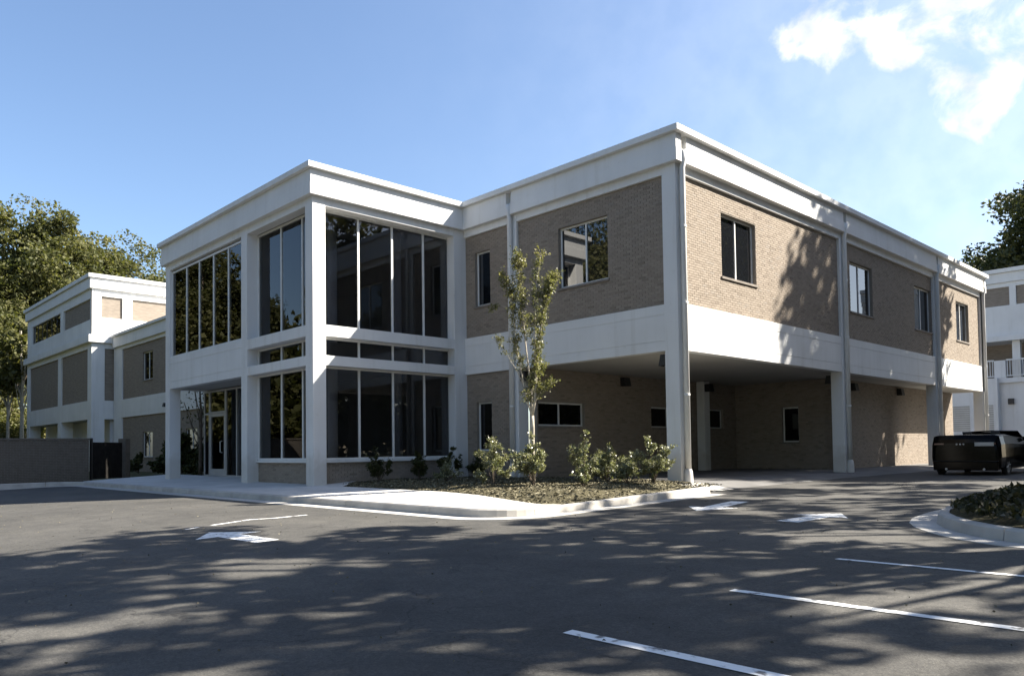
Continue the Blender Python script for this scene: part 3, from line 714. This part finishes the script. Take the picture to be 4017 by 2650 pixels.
# ------------------------------------------------------------------ neighbouring building on the right
Nb = thing('neighbouring_building', 'white and brick building with a railed balcony behind the car on the right', 'building')
NF = Face('f', 48.0)
def npart(name, boxes, mat=PAINT, bevel=.01): return part(name, NF, boxes, mat, Nb, bevel)
npart('top_wall', [(-18, 14, -.5, -.16, 8.65, 13.2)]); npart('fascia_panel', [(-18.1, 14, -.3, .1, 12.55, 13.25)]); npart('coping', [(-18.3, 14, -.5, .25, 13.26, 13.55)])
xs_ = [-17.5, -13.0, -8.4, -3.9, .6, 5.1, 9.6]
for x in xs_: npart('pier', [(x, x+.42, -.2, -.01, 10.86, 12.54)])
npart('roof_beam', [(-18, 14, -.2, -.012, 12.22, 12.545)]); npart('spandrel_band', [(-18, 14, -.2, .02, 8.66, 10.86)])
for a, b in zip(xs_[:-1], xs_[1:]): npart('brick_panel', [(a+.42, b, -.2, -.12, 10.86, 12.22)], FBX)
npart('slab_edge', [(-18, 14, -2.5, .35, 8.25, 8.64)])
npart('recess_wall', [(-18, 14, -2.6, -2.3, 5.5, 8.25)], FBX)
for x in xs_: npart('column', [(x+.05, x+.55, -.55, -.05, 5.5, 8.25)])
npart('balcony_floor', [(-18, 14, -2.5, .3, 5.2, 5.55)])
npart('ground_wall', [(-18, 14, -.5, .1, -.3, 5.2)])
# balcony railing
def railing(u0, u1):
    npart('handrail', [(u0, u1, .16, .26, 6.82, 6.92), (u0, u1, .17, .25, 5.68, 5.75)], PAINT, 0)
    n = int((u1-u0)/.16)
    for i in range(n): 
        u = u0+(i+.5)*(u1-u0)/n; npart('baluster', [(u-.02, u+.02, .19, .23, 5.75, 6.82)], PAINT, 0)
railing(-8.5, -4.98); railing(-4.2, -.8)
npart('railing_panel', [(-4.96, -4.22, -.2, .28, 5.56, 6.85)])
npart('bay_wall', [(-9.6, -4.66, .1, .8, -.3, 5.55)])
mbl = MB()
for a, b in ((-8.2, -6.5), (-5.75, -4.95)):
    for i in range(12): NF.box(mbl, a, b, .79, .83, 1.75+i*.16, 1.75+i*.16+.11)
mbl.build('louvre_vent', SILL if False else surf('louvre_metal', ((.3, (.36, .35, .32)), (.7, (.42, .41, .38))), 3, .6, 0, 0), Nb)
npart('sill', [(-8.4, -4.9, .8, .95, 1.35, 1.7)])
npart('light_box', [(-4.15, -3.8, .1, .3, 3.65, 4.05)], BLACK, 0)
MB().box(-18, 14, 48.5, 60, 8.65, 13.2).box(-18, 14, 50.62, 60, 5.2, 8.6).box(-18, 14, 48.52, 60, -.3, 5.18).build('core', PAINT, Nb)

# ------------------------------------------------------------------ markings
def flat(name, pts, label, cat, mat=STRIPE, dz=.005, group=None, sub=.5):
    c = Vector((sum(p[0] for p in pts)/len(pts), sum(p[1] for p in pts)/len(pts)))
    mb = MB(); mb.poly([(p[0], p[1], gzf(*p)+dz) for p in pts]); o = mb.build(name, mat); return tag(o, label, cat, group)
def line(name, a, b, w, label, cat, group=None):
    a, b = Vector(a), Vector(b); d = (b-a).normalized(); n = Vector((-d.y, d.x))*w/2; mb = MB(); k = int((b-a).length/.5)+1
    for i in range(k):
        p, q = a+(b-a)*i/k, a+(b-a)*(i+1)/k
        mb.poly([(r.x, r.y, gzf(r.x, r.y)+.006) for r in (p-n, q-n, q+n, p+n)])
    return tag(mb.build(name, STRIPE), label, cat, group)
line('parking_line', (7.72, -8.55), (13.2, -8.55), .085, 'white parking line nearest the planted island', 'parking line', 'parking bay lines')
line('parking_line', (7.70, -10.68), (13.2, -10.68), .10, 'middle white parking line of the three on the right', 'parking line', 'parking bay lines')
line('parking_line', (7.5, -12.66), (13.2, -12.66), .11, 'white parking line nearest the bottom edge', 'parking line', 'parking bay lines')
def arrow(tip, d, label, L=2.0, hw=.55, hl=.75, sw_=.19):
    t, d = Vector(tip), Vector(d).normalized(); n = Vector((-d.y, d.x)); mb = MB(); P = lambda a, b: (lambda q: (q.x, q.y, gzf(q.x, q.y)+.006))(t-d*a+n*b)
    mb.poly([P(0, 0), P(hl, hw), P(hl, sw_), P(hl, -sw_), P(hl, -hw)]); k = 4
    for i in range(k): mb.poly([P(hl+(L-hl)*i/k, sw_), P(hl+(L-hl)*(i+1)/k, sw_), P(hl+(L-hl)*(i+1)/k, -sw_), P(hl+(L-hl)*i/k, -sw_)])
    return tag(mb.build('painted_arrow', STRIPE), label, 'road marking', 'painted direction arrows')
arrow((-1.5, -11.63), (-1, -.03), 'white painted arrow at the shadow edge on the left')
def oldline():
    pts = [(-2.35, -11.7), (-2.51, -11.39), (-2.66, -10.88), (-2.87, -10.29), (-2.67, -9.86), (-2.65, -9.18)]
    mb = MB()
    q = resample(pts, .3); 
    for i in range(len(q)-1):
        if i in (1,): continue
        d = (q[i+1]-q[i]).normalized(); n = Vector((-d.y, d.x))*(.035+.02*rnd.random())
        mb.poly([(r.x, r.y, gzf(r.x, r.y)+.006) for r in (q[i]-n, q[i+1]-n, q[i+1]+n, q[i]+n)])
    tag(mb.build('faded_line', STRIPE), 'thin broken faded line on the sunlit asphalt above the arrow', 'road marking')
oldline()
arrow((3.5, -4.75), (.15, -1), 'white painted arrow beside the kerb at the corner column', 2.1, .5)
arrow((5.8, -3.95), (.1, 1), 'white painted arrow in mid drive left of the island', 1.6, .48, .65)

# ------------------------------------------------------------------ island on the right
IP = [(16, -6.45), (9.6, -6.4), (8.95, -6.28), (8.47, -6.0), (8.08, -5.6), (7.75, -5.15), (7.5, -4.65), (7.35, -4.1), (7.27, -3.3), (7.25, -1.8), (7.5, -.3), (8.6, .8), (16, .9)]
ic = Vector((11, -3))
kerb('island_kerb', IP, lambda x, y: gzf(x, y)+.16, seg=2.5, pan=.36, side=-1)
def island():
    pts = [(p[0], p[1]) for p in IP]; inner = []
    v = []; f = []; n = len(pts); rings = 8
    for k in range(rings):
        t = k/(rings-1)
        for p in pts:
            x = p[0]+(ic.x-p[0])*t*.98 + (.12*(ic.x-p[0])/5 if k == 0 else 0); y = p[1]+(ic.y-p[1])*t*.98+(.12*(ic.y-p[1])/3 if k == 0 else 0)
            v.append((x, y, gzf(x, y)+.13+.22*min(1, t*2.2)))
    for k in range(rings-1):
        for i in range(n-1): f.append((k*n+i, k*n+i+1, (k+1)*n+i+1, (k+1)*n+i))
    link('island_bed', mesh('island_bed', v, f, MULCH, True), kind='structure')
    r = np.random.RandomState(8); C = []
    while len(C) < 11000:
        x, y = r.uniform(7.5, 12.5), r.uniform(-6.1, .6)
        # inside test
        ins = False; j = n-1
        for i in range(n):
            if (pts[i][1] > y) != (pts[j][1] > y) and x < (pts[j][0]-pts[i][0])*(y-pts[i][1])/(pts[j][1]-pts[i][1])+pts[i][0]: ins = not ins
            j = i
        if not ins: continue
        dmin = min((Vector((x, y))-Vector(p)).length for p in resample(pts[:11], .3)[::1]) if x < 9.6 else 1.2
        if dmin < .22: continue
        h = min(.34, (dmin-.1)*.35)
        C.append((x, y, gzf(x, y)+.2+r.uniform(0, 1)*h*(.6+.4*math.sin(3*x)*math.sin(4*y))+.05))
    cards(np.array(C), r, .035, .075, 'ground_cover', LEAF_COVER, kind='stuff', label=('low dark ground cover plants on the kerbed island', 'ground cover'))
island()
t = thing('standpipe', 'short white bent pipe at the back edge of the island', 'pipe', (7.72, -.55, gzf(7.7, -.5)+.15))
MB().tube([(0, 0, 0), (0, 0, .26), (.04, 0, .31), (.1, 0, .31)], .025, 8).build('pipe', PAINT, t, smooth=True)

# ------------------------------------------------------------------ plants
def crown_points(r, cl, rad, per, squash=.8):
    n = len(cl)*per; c = np.repeat(cl, per, 0); R_ = np.repeat(rad, per)
    d = r.normal(size=(n, 3)); d /= np.linalg.norm(d, axis=1)[:, None]
    k = r.uniform(.35, 1, n)**.6
    p = c+d*(R_*k)[:, None]*np.array([1, 1, squash]); return p
def tree_meshes(seed, H, rx, rz, zc, ncl, per, s0, s1, leaf, bark, crad=(.9, 1.7), tr=.35, lobes=None, holes=0):
    """trunk+limbs mesh and a crown mesh made of leaf clumps; crown centre zc, radii rx (plan) and rz"""
    r = np.random.RandomState(seed); rn = random.Random(seed)
    cl = []
    lob = lobes or [(0, 0, 0, 1.0)]
    while len(cl) < ncl:
        lx, ly, lz, ls = lob[rn.randrange(len(lob))]
        d = r.normal(size=3); d /= np.linalg.norm(d); k = r.uniform(.25, 1)**.45
        p = np.array([lx*rx, ly*rx, zc+lz*rz])+d*k*np.array([rx, rx, rz])*ls
        cl.append(p)
    cl = np.array(cl); rad = r.uniform(crad[0], crad[1], ncl)
    C = crown_points(r, cl, rad, per)
    crown = npmesh('crown', cards(C, r, s0, s1, '', leaf, flat=.25, ret=True), 4, leaf)
    mb = MB(); top = zc+rz*.55; pts = []; rr = []
    for i in range(9):
        t = i/8; pts.append((math.sin(t*5+seed)*.18*t*rx*.2, math.cos(t*4+seed)*.18*t*rx*.2, top*t)); rr.append(tr*(1-t)**.8*.95+.03 + (.25*tr if i == 0 else 0))
    mb.tube(pts, rr, 9)
    for k in range(min(26, ncl)):
        e = cl[rn.randrange(ncl)]; t0 = min(.9, max(.25, (e[2]-rz*.7)/top*rn.uniform(.7, .95))); i = int(t0*8)
        s = Vector(pts[i]); e = Vector(e); m = s.lerp(e, .5)+Vector((0, 0, -.08*(e-s).length)); q = rr[i]*.5
        mb.tube([s, s.lerp(m, .5)+Vector((0, 0, .1)), m, e], [q, q*.75, q*.5, .02], 6, False)
    trunk = mesh('trunk', mb.v, mb.f, bark, True)
    return trunk, crown
def tree(name, ms, loc, rz, sc, label, group=None):
    t = thing(name, label, 'tree', loc, rz, group); t.scale = (sc,)*3 if isinstance(sc, (int, float)) else sc
    link('trunk', ms[0], t); link('crown', ms[1], t); return t
# shade trees standing right of the camera's view; they throw the dappled shade
shadeA = tree_meshes(11, 18, 4.5, 5.4, 13, 190, 105, .13, .26, LEAF_FAR, BARK, (.8, 1.5), .38)
shadeB = tree_meshes(12, 16, 4.9, 4.4, 11.5, 62, 85, .13, .26, LEAF_FAR, BARK, (.55, 1.15), .34)
tree('shade_tree', shadeA, (11.6, 25.0, -.2), .4, 1.36, 'tall leafy tree beside the drive shading the middle of the brick facade', 'shade trees along the drive')
tree('shade_tree', shadeB, (10.2, 24.2, -.2), 2.6, 1.22, 'tall leafy tree shading the third window of the brick facade', 'shade trees along the drive')
tree('shade_tree', shadeB, (14.6, 10.6, -.2), 1.9, 1.05, 'leafy tree shading the drive in front of the undercroft', 'shade trees along the drive')
tree('shade_tree', shadeB, (16.2, 2.2, -.2), 3.1, 1.02, 'leafy tree shading the parking bays by the island', 'shade trees along the drive')
tree('shade_tree', shadeB, (12.6, -2.9, -.1), 5.2, 1.12, 'leafy tree on the island shading the foreground asphalt', 'shade trees along the drive')
# woodland behind the left block
far1 = tree_meshes(21, 28, 6.5, 9.5, 18.5, 220, 190, .13, .27, LEAF_FAR, BARK, (1.0, 2.1), .5, [(0, 0, 0, .9), (.5, .3, .15, .6), (-.5, -.2, -.3, .65), (.1, -.3, -.55, .7)])
far2 = tree_meshes(22, 24, 6.2, 8.5, 15.5, 200, 190, .13, .27, LEAF_FAR, BARK, (1.0, 2.0), .45, [(0, 0, 0, .95), (.4, -.3, -.3, .6), (-.5, .3, -.1, .6)])
GW = 'woodland trees behind the left block'
for ms, x, y, rz, sc, lb in (
    (far1, -84, 1.2, .3, 1.06, 'tallest tree of the left woodland, its crown highest above the block'),
    (far2, -80, -3.8, 1.1, .88, 'tree cut by the left edge of the picture in front of the woodland'),
    (far2, -90, 9.5, 2.2, 1.2, 'rounded tree rising behind the left corner of the three storey block'),
    (far1, -92, 15.5, 4.0, 1.05, 'broad tree above the middle of the three storey block roof'),
    (far2, -88, 20.5, 5.0, 1.06, 'tree just left of the lobby roof corner'),
    (far1, -96, 26.5, .8, .95, 'tree partly hidden behind the lobby roof corner'),
    (far2, -99, 3.5, 3.4, 1.1, 'tree filling the gap behind the tallest tree'),
    (far2, -86, -12.5, 3.9, 1.0, 'tree beyond the left edge of the woodland')):
    tree('woodland_tree', ms, (x, y, -.3), rz, sc, lb, GW)
birch = tree_meshes(31, 13, 2.0, 3.0, 11.5, 26, 40, .2, .36, LEAF_FAR, BARKPALE, (.6, 1.1), .2)
tree('birch_tree', birch, (-69.5, -.62, -.3), .2, .95, 'slender pale trunked birch left of the block')
tree('birch_tree', birch, (-70.5, -1.5, -.3), 2.2, .8, 'thinner pale birch stem near the left picture edge')
# understorey along the wood edge
under = tree_meshes(33, 5, 2.4, 2.0, 2.4, 40, 130, .09, .19, LEAF_FAR, BARK, (.7, 1.2), .1)
for i, (x, y, s) in enumerate(((-72, -2.2, .9), (-74, .4, 1.15), (-77, -4.5, 1.2), (-73.5, -7, 1.05), (-79, 2, 1.4), (-83, -1.0, 1.9), (-80, -7.5, 1.7))):
    tree('understorey_shrub', under, (x, y, -.3), i*1.3, s, 'bushy sunlit undergrowth below the left woodland', 'woodland undergrowth')
# dark trees behind the neighbouring building
oak = tree_meshes(41, 27, 8.5, 9.5, 16.5, 250, 190, .13, .27, LEAF_DARK, BARK, (1.1, 2.2), .5, [(0, 0, 0, .95), (-.45, -.1, -.4, .6), (.3, .2, .25, .6)])
tree('oak_tree', oak, (-5.0, 76, -.2), .5, 1.1, 'large dark tree rising behind the neighbouring building', 'trees behind the neighbouring building')
tree('oak_tree', oak, (-1.0, 72, -.2), 4.1, 1.15, 'tallest dark tree at the right edge of the picture', 'trees behind the neighbouring building')
tree('oak_tree', oak, (-11.5, 78, -.2), 2.5, .86, 'lower dark tree just right of the main roof end', 'trees behind the neighbouring building')
# trees opposite the entrance, mirrored in the lobby glass, and added ones along the right boundary
for i, (x, y, sc, lb) in enumerate(((-46, -17.5, .75, 'nearest'), (-60, -20, .85, 'second'), (-70, -30, .9, 'third'), (-40, -29, .8, 'fourth'), (-84, -27, .95, 'farthest'))):
    tree('opposite_tree', far1 if i % 2 else far2, (x, y, -.6), i*1.7, sc, lb+' tree of the row opposite the lobby, mirrored in its glass', 'trees opposite the lobby')
for i, (x, y, sc) in enumerate(((-43, -18, 2.2), (-50, -19, 2.6), (-57, -22, 2.8), (-65, -25, 3.0), (-75, -28, 3.2), (-36, -24, 2.4), (-45, -27, 2.8), (-90, -33, 3.4))):
    tree('hedge_shrub', under, (x, y, -.6), i*2.1, sc, 'tall shrub under the trees opposite the lobby', 'shrubs opposite the lobby')
for i, (x, y, sc, lb) in enumerate(((27, -9, .74, 'first'), (26, 0, .70, 'second'), (25, 9, .74, 'third'), (26, 18, .72, 'fourth'), (25, 27, .74, 'fifth'), (27, 36, .70, 'sixth'))):  # unseen trees added to block low sky and deepen shade on facade and drive
    tree('added_boundary_tree', oak if i % 2 else far2, (x, y, -.3), i*1.4, sc, lb+' of the unseen trees added along the right boundary to block low sky', 'trees along the right boundary')
for i, (x, y, sc) in enumerate(((24, -5, 2.0), (24, 4, 2.1), (23.5, 13, 2.1), (24, 22, 2.2), (24.5, 31, 2.1), (29, 40, 2.4))):
    tree('boundary_shrub', under, (x, y, -.3), i*1.9, sc, 'tall shrub under the trees along the right boundary', 'shrubs along the right boundary')
for i, (x, y, sc, lb) in enumerate(((-53, -47, 1.1, 'leftmost'), (-43, -45, 1.08, 'second'), (-33, -43, 1.05, 'third'), (-22, -44, .9, 'fourth'), (-8, -46, .85, 'fifth'), (6, -45, .8, 'sixth'), (20, -41, .8, 'seventh'), (31, -29, .8, 'rightmost'))):  # added behind the view to block low sky; left ones also fill window reflections
    tree('added_rear_tree', far1 if i % 2 else far2, (x, y, -.9), i*2.3, sc, lb+' of the unseen trees added across the car park from the building', 'trees across the car park')

# young tree in the bed
def young():
    t = thing('young_tree', 'young upright tree with pale trunk and yellow green leaves in the planting bed', 'tree', (-1.98, -3.42, bedz(-1.98, -3.42)-.03))
    r = np.random.RandomState(77); rn = random.Random(77); mb = MB(); C = []
    RT = Vector((.69, .72, 0)); FWv = Vector((-.72, .69, 0))
    def W(a, b, z): return RT*a+FWv*b+Vector((0, 0, z))
    base = [W(0, 0, 0), W(-.01, 0, .7), W(.01, 0, 1.4), W(.0, .0, 1.72)]
    mb.tube(base, [.06, .048, .043, .042], 10)
    # main stems: lists of (side, depth, z)
    stems = [([(0, 0, 1.7), (-.09, .03, 2.0), (-.22, .05, 2.6), (-.38, .03, 3.5), (-.45, .0, 4.5), (-.52, -.02, 4.95)], .030),
             ([(0, 0, 1.72), (.07, -.04, 2.1), (.12, -.06, 2.8), (.2, -.08, 3.6), (.33, -.05, 4.4), (.5, .0, 5.0), (.62, .02, 5.2)], .032),
             ([(0, 0, 1.75), (-.02, .08, 2.4), (-.12, .1, 3.3), (-.22, .08, 4.4), (-.27, .05, 5.3), (-.33, .03, 5.78)], .028),
             ([(.1, -.05, 2.5), (.08, -.16, 3.2), (.1, -.2, 4.2), (.16, -.15, 5.0), (.27, -.12, 5.68)], .02),
             ([(-.2, .05, 2.5), (-.42, .12, 2.95), (-.52, .18, 3.1), (-.75, .2, 3.55), (-.85, .2, 3.6)], .011),
             ([(-.4, .03, 4.3), (-.62, .0, 4.9), (-.75, -.05, 5.3)], .010),
             ([(.05, -.05, 2.0), (.25, -.1, 2.35), (.5, -.08, 2.5)], .012),
             ([(.12, -.06, 2.6), (.22, .05, 2.85), (.32, .1, 3.0)], .011),
             ([(.3, -.05, 4.3), (.45, -.12, 4.7), (.52, -.1, 5.0)], .012)]
    for st, q in stems:
        p = [W(*s) for s in st]; n = len(p); mb.tube(p, [q*(1-.8*i/(n-1)) for i in range(n)], 7)
    def spread(st, t0, t1, n, rad):
        P = [Vector(W(*s)) for s in st]; m = len(P)-1
        for _ in range(n):
            t = rn.uniform(t0, t1)*m; i = min(int(t), m-1); c = P[i].lerp(P[i+1], t-i)
            # a twig with some leaves
            d = Vector((rn.gauss(0, 1), rn.gauss(0, 1), rn.uniform(.2, 1.6))).normalized(); ln = rad*rn.uniform(.5, 1.2)
            mb.tube([c, c+d*ln], [.005, .002], 4, False)
            for _ in range(rn.randint(10, 16)):
                q = c+d*ln*rn.uniform(.25, 1.1)+Vector((rn.gauss(0, .035), rn.gauss(0, .035), rn.gauss(0, .04))); C.append(q)
    dens = [(.45, 1, 105, .19), (.3, 1, 150, .2), (.45, 1, 115, .2), (.05, 1, 95, .19), (.5, 1, 12, .12), (.5, 1, 20, .13), (.2, 1, 40, .17), (.2, 1, 26, .16), (.1, 1, 44, .17)]
    for (st, q), (a, b, n, rad) in zip(stems, dens): spread(st, a, b, n, rad)
    spread([(-.1, 0, 2.0), (.1, 0, 2.75)], 0, 1, 52, .24)
    # detached spray on the left
    mb.tube([W(-.45, .0, 4.35), W(-.7, .05, 4.45), W(-.95, .08, 4.5)], [.009, .006, .003], 5); spread([(-.85, .05, 4.5), (-.97, .08, 4.28)], 0, 1, 8, .1)
    mb.build('trunk', BARKPALE, t, smooth=True)
    cards(np.array([tuple(c) for c in C]), r, .020, .043, 'crown', LEAF_YOUNG, parent=t, aspect=.5)
young()
def bush(x, y, h, w, n, seed, label, top=None, mat=None, group='shrubs in the planting bed', z=None, ls=(.018, .042)):
    r = np.random.RandomState(seed); rn = random.Random(seed)
    t = thing('shrub', label, 'shrub', (x, y, bedz(x, y) if z is None else z), rn.uniform(0, 6), group); mb = MB(); C = []
    for k in range(rn.randint(9, 14)):
        a = rn.uniform(0, 6.28); rr = w/2*rn.uniform(.2, 1.25); hh = h*rn.uniform(.35, 1.0)*(1-.25*min(1, rr/(w/2))**2)
        if k == 0: rr, hh = w*.12, h
        e = Vector((rr*math.cos(a), rr*math.sin(a), hh)); m = Vector((e.x*.35+rn.gauss(0, .03), e.y*.35+rn.gauss(0, .03), hh*.5))
        mb.tube([(0, 0, -.03), m*.5, m, e], [.012, .01, .008, .003], 5)
        den = rn.uniform(.35, 1.3); tw = [(m.lerp(e, rn.uniform(.2, 1)), Vector((rn.gauss(0, 1), rn.gauss(0, 1), rn.gauss(.35, .6))).normalized()*w*rn.uniform(.08, .22)) for _ in range(9)]
        for c, d in tw:
            mb.tube([c, c+d], [.004, .002], 4, False)
            for _ in range(max(4, int(n/12*den))):
                q = c+d*rn.uniform(.1, 1.15)+Vector((rn.gauss(0, .025), rn.gauss(0, .025), rn.gauss(0, .025)))*(w/.8); C.append((q.x, q.y, max(.03, q.z)))
    mb.build('stems', BARK, t); cards(np.array(C), r, *ls, 'foliage', mat or LEAF_BUSH, parent=t, aspect=.5)
bush(-5.6, -3.2, .55, .8, 260, 1, 'low sparse shrub in shade, leftmost in the bed')
bush(-2.75, -4.05, 1.14, .95, 700, 2, 'full sunlit shrub left of the young tree')
bush(-1.78, -3.62, 1.12, .98, 700, 3, 'bushy shrub around the foot of the young tree')
bush(-.9, -2.8, 1.3, .75, 460, 4, 'tall thin shrub with a tuft of leaves on top, right of the young tree')
bush(-1.7, -.9, .75, 1.2, 620, 5, 'low wide shrub in front of the undercroft')
bush(-.45, -1.65, .68, .85, 420, 6, 'small shrub second from the corner column')
bush(.1, -1.35, 1.15, .95, 620, 7, 'tall pale leaved shrub against the corner column')
bush(-.55, -3.2, .5, .45, 120, 8, 'tiny sparse shrub at the foot of the thin tall one')
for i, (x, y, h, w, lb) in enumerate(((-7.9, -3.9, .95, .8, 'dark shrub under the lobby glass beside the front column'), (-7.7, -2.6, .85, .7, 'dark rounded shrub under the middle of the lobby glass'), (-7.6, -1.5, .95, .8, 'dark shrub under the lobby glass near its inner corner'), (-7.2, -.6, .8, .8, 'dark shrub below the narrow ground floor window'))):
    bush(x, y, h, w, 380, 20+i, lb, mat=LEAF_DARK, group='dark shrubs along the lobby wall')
for i, (x, y, h, w, lb) in enumerate(((-29.5, -1.6, 2.1, 1.8, 'tall dark bush left of the lobby end column'), (-33, -1.2, 1.0, 1.6, 'low dark bush below the ground floor window of the low wing'), (-36, -1.5, .9, 1.5, 'low dark bush beside the gate pier'), (-26, -1.6, 1.3, 1.7, 'dark bush seen through the entrance porch'))):
    bush(x, y, h, w, 900, 40+i, lb, mat=LEAF_DARK, group='dark bushes by the low wing', z=-.2, ls=(.06, .13))
def courtyard_tree():
    ms = tree_meshes(55, 4.6, 1.1, 1.2, 3.6, 14, 22, .04, .09, LEAF_DARK, BARK, (.3, .6), .07)
    tree('courtyard_tree', ms, (-25.4, -2.2, -.2), .3, 1.0, 'small dark branching tree seen through the entrance porch')
courtyard_tree()

# ------------------------------------------------------------------ cars
CARP, N_, L_, b_ = newmat('black_car_paint'); b_.inputs['Base Color'].default_value = (.002, .002, .0023, 1); b_.inputs['Roughness'].default_value = .12; b_.inputs['Specular IOR Level'].default_value = .10
RUB = surf('tyre_rubber', ((.3, (.012, .012, .012)), (.7, (.022, .022, .022))), 12, .85, 60, .2)
RIM = surf('alloy_rim', ((.3, (.28, .28, .28)), (.7, (.36, .36, .36))), 3, .35, 0, 0, 0, .6)
CHROME = surf('bright_trim', ((.3, (.42, .42, .42)), (.7, (.5, .5, .5))), 3, .25, 0, 0, 0, .8)
LAMP = surf('smoked_red_lamp', ((.3, (.045, .006, .006)), (.7, (.06, .01, .01))), 3, .15, 0, 0, 0, .6)
SEAT = surf('black_leather', ((.3, (.012, .012, .012)), (.7, (.02, .02, .02))), 9, .6, 60, .2)
PLATE = surf('licence_plate', ((.3, (.40, .40, .38)), (.7, (.48, .48, .46))), 9, .5, 0, 0)
def car(loc, rz, label):
    t = thing('parked_car', label, 'car', loc, rz, 'dark cars parked by the drive')
    Lc = 4.5
    # sections from tail (y=0) to nose: y, half width, z bottom, z belt, z deck
    sec = [(0.0, .88, .24, .80, 1.04), (.03, .95, .20, .86, 1.16), (.12, 1.02, .17, .98, 1.30), (.5, 1.04, .17, 1.0, 1.31), (1.3, 1.04, .18, 1.0, 1.31), (1.5, 1.04, .18, 1.0, 1.30), (2.9, 1.03, .18, .98, 1.24), (3.1, 1.02, .18, .97, 1.20), (3.9, 1.0, .2, .92, 1.08), (4.35, .94, .24, .82, .96), (4.5, .82, .34, .72, .82)]
    v = []; f = []; m = 12
    for y, hw, z0, zb, zd in sec:
        half = [(0, z0), (hw*.8, z0), (hw*.97, z0+.08), (hw, (z0+zb)/2), (hw*.985, zb), (hw*.93, zd-.04), (hw*.8, zd)]
        ring = half+[(0, zd+.01)]+[(-a, z) for a, z in reversed(half[1:])]
        m = len(ring); v += [(a, y, z) for a, z in ring]
    for i in range(len(sec)-1):
        for k in range(m): f.append((i*m+k, (i+1)*m+k, (i+1)*m+(k+1) % m, i*m+(k+1) % m))
    f.append(tuple(range(m))); f.append(tuple((len(sec)-1)*m+k for k in reversed(range(m))))
    body = link('body', mesh('body', v, f, CARP, False), t); md = body.modifiers.new('bevel', 'BEVEL'); md.width = .09; md.segments = 4; md.limit_method = 'ANGLE'; md.angle_limit = math.radians(25); md.harden_normals = True
    MB().box(-.95, .95, -.03, .04, .16, .46).build('bumper', CARP, t, bevel=.05)
    MB().box(-.96, .96, -.045, -.02, .455, .475).build('bumper_trim', SEAT, t)
    MB().box(.30, .84, -.03, .01, .94, 1.06).build('licence_plate', PLATE, t, bevel=.004)
    bd2 = MB()
    for a in (-.22, -.12, -.02): bd2.box(a-.022, a+.022, -.03, .03, .98, 1.03)
    bd2.build('badge', CHROME, t, bevel=.006)
    for s in (-1, 1):
        MB().box(s*.60, s*.90, -.025, .06, .985, 1.05).build('tail_light', LAMP, t, bevel=.012)
        MB().tube([(s*.55, -.035, .2), (s*.55, .2, .2)], .035, 10).build('exhaust', CHROME, t)
    for y in (.85, 3.65):
        for s in (-1, 1):
            c = (s*.98, y, .33); w = MB().lathe([(.20, -.10*s), (.31, -.11*s), (.33, -.07*s), (.33, .07*s-.02*s), (.31, .035*s), (.235, .03*s)], c, 28, 'x').build('wheel', RUB, t, smooth=True)
            sp = MB().lathe([(.235, .025*s), (.225, .0), (.05, .0), (.05, .03*s), (0, .03*s)], c, 20, 'x'); sp.build('rim', BLACK, w)
            q = MB()
            for k in range(7):
                a = k*2*math.pi/7; q.tube([(c[0]+.03*s, c[1]+.03*math.cos(a), c[2]+.03*math.sin(a)), (c[0]+.03*s, c[1]+.22*math.cos(a), c[2]+.22*math.sin(a))], .018, 6)
            q.lathe([(.222, .028*s), (.238, .034*s), (.238, .02*s)], c, 24, 'x'); q.build('spokes', RIM, w)
            MB().lathe([(.37, .006*s), (.40, .012*s), (.40, -.05*s)], (s*.985, y, .34), 24, 'x').build('wheel_arch', SEAT, t)
    # open cockpit: seats with head rests, windscreen frame and glass
    for s in (-.42, .42):
        st = MB().box(s-.26, s+.26, 1.75, 1.95, 1.05, 1.33).build('seat', SEAT, t, bevel=.05)
        MB().box(s-.14, s+.14, 1.78, 1.88, 1.30, 1.42).build('head_rest', SEAT, st, bevel=.04)
    ws = MB().tube([(-.9, 3.3, 1.16), (-.84, 2.8, 1.42), (0, 2.74, 1.45), (.84, 2.8, 1.42), (.9, 3.3, 1.16)], .022, 8).build('windscreen_frame', CARP, t, smooth=True)
    MB().poly([(-.88, 3.29, 1.17), (.88, 3.29, 1.17), (.83, 2.8, 1.42), (-.83, 2.8, 1.42)]).build('windscreen', GLASSW, ws)
    for s in (-1, 1): MB().box(s*.98, s*1.12, 2.75, 2.85, 1.1, 1.24).build('door_mirror', CARP, t, bevel=.03)
    return t
car((3.42, 11.0, -.17), 0, 'dark car parked tail on beside the third drive side column, plate on its right')
car((5.0, 17.2, -.17), 0, 'second dark car cut by the right edge of the picture')

# ------------------------------------------------------------------ leaf litter and grit on the asphalt
def litter():
    r = np.random.RandomState(91); C = []
    while len(C) < 900:
        x, y = r.uniform(-16, 14), r.uniform(-16.5, -1.5)
        if (x < 2 and y > -8.3) or (x > 7 and -7 < y < 1): continue
        C.append((x, y, gzf(x, y)+.008))
    cards(np.array(C), r, .005, .017, 'leaf_litter', CHIP, flat=.92, kind='stuff', aspect=.6, label=('small dry leaves and grit scattered over the car park asphalt', 'leaf litter'))
litter()
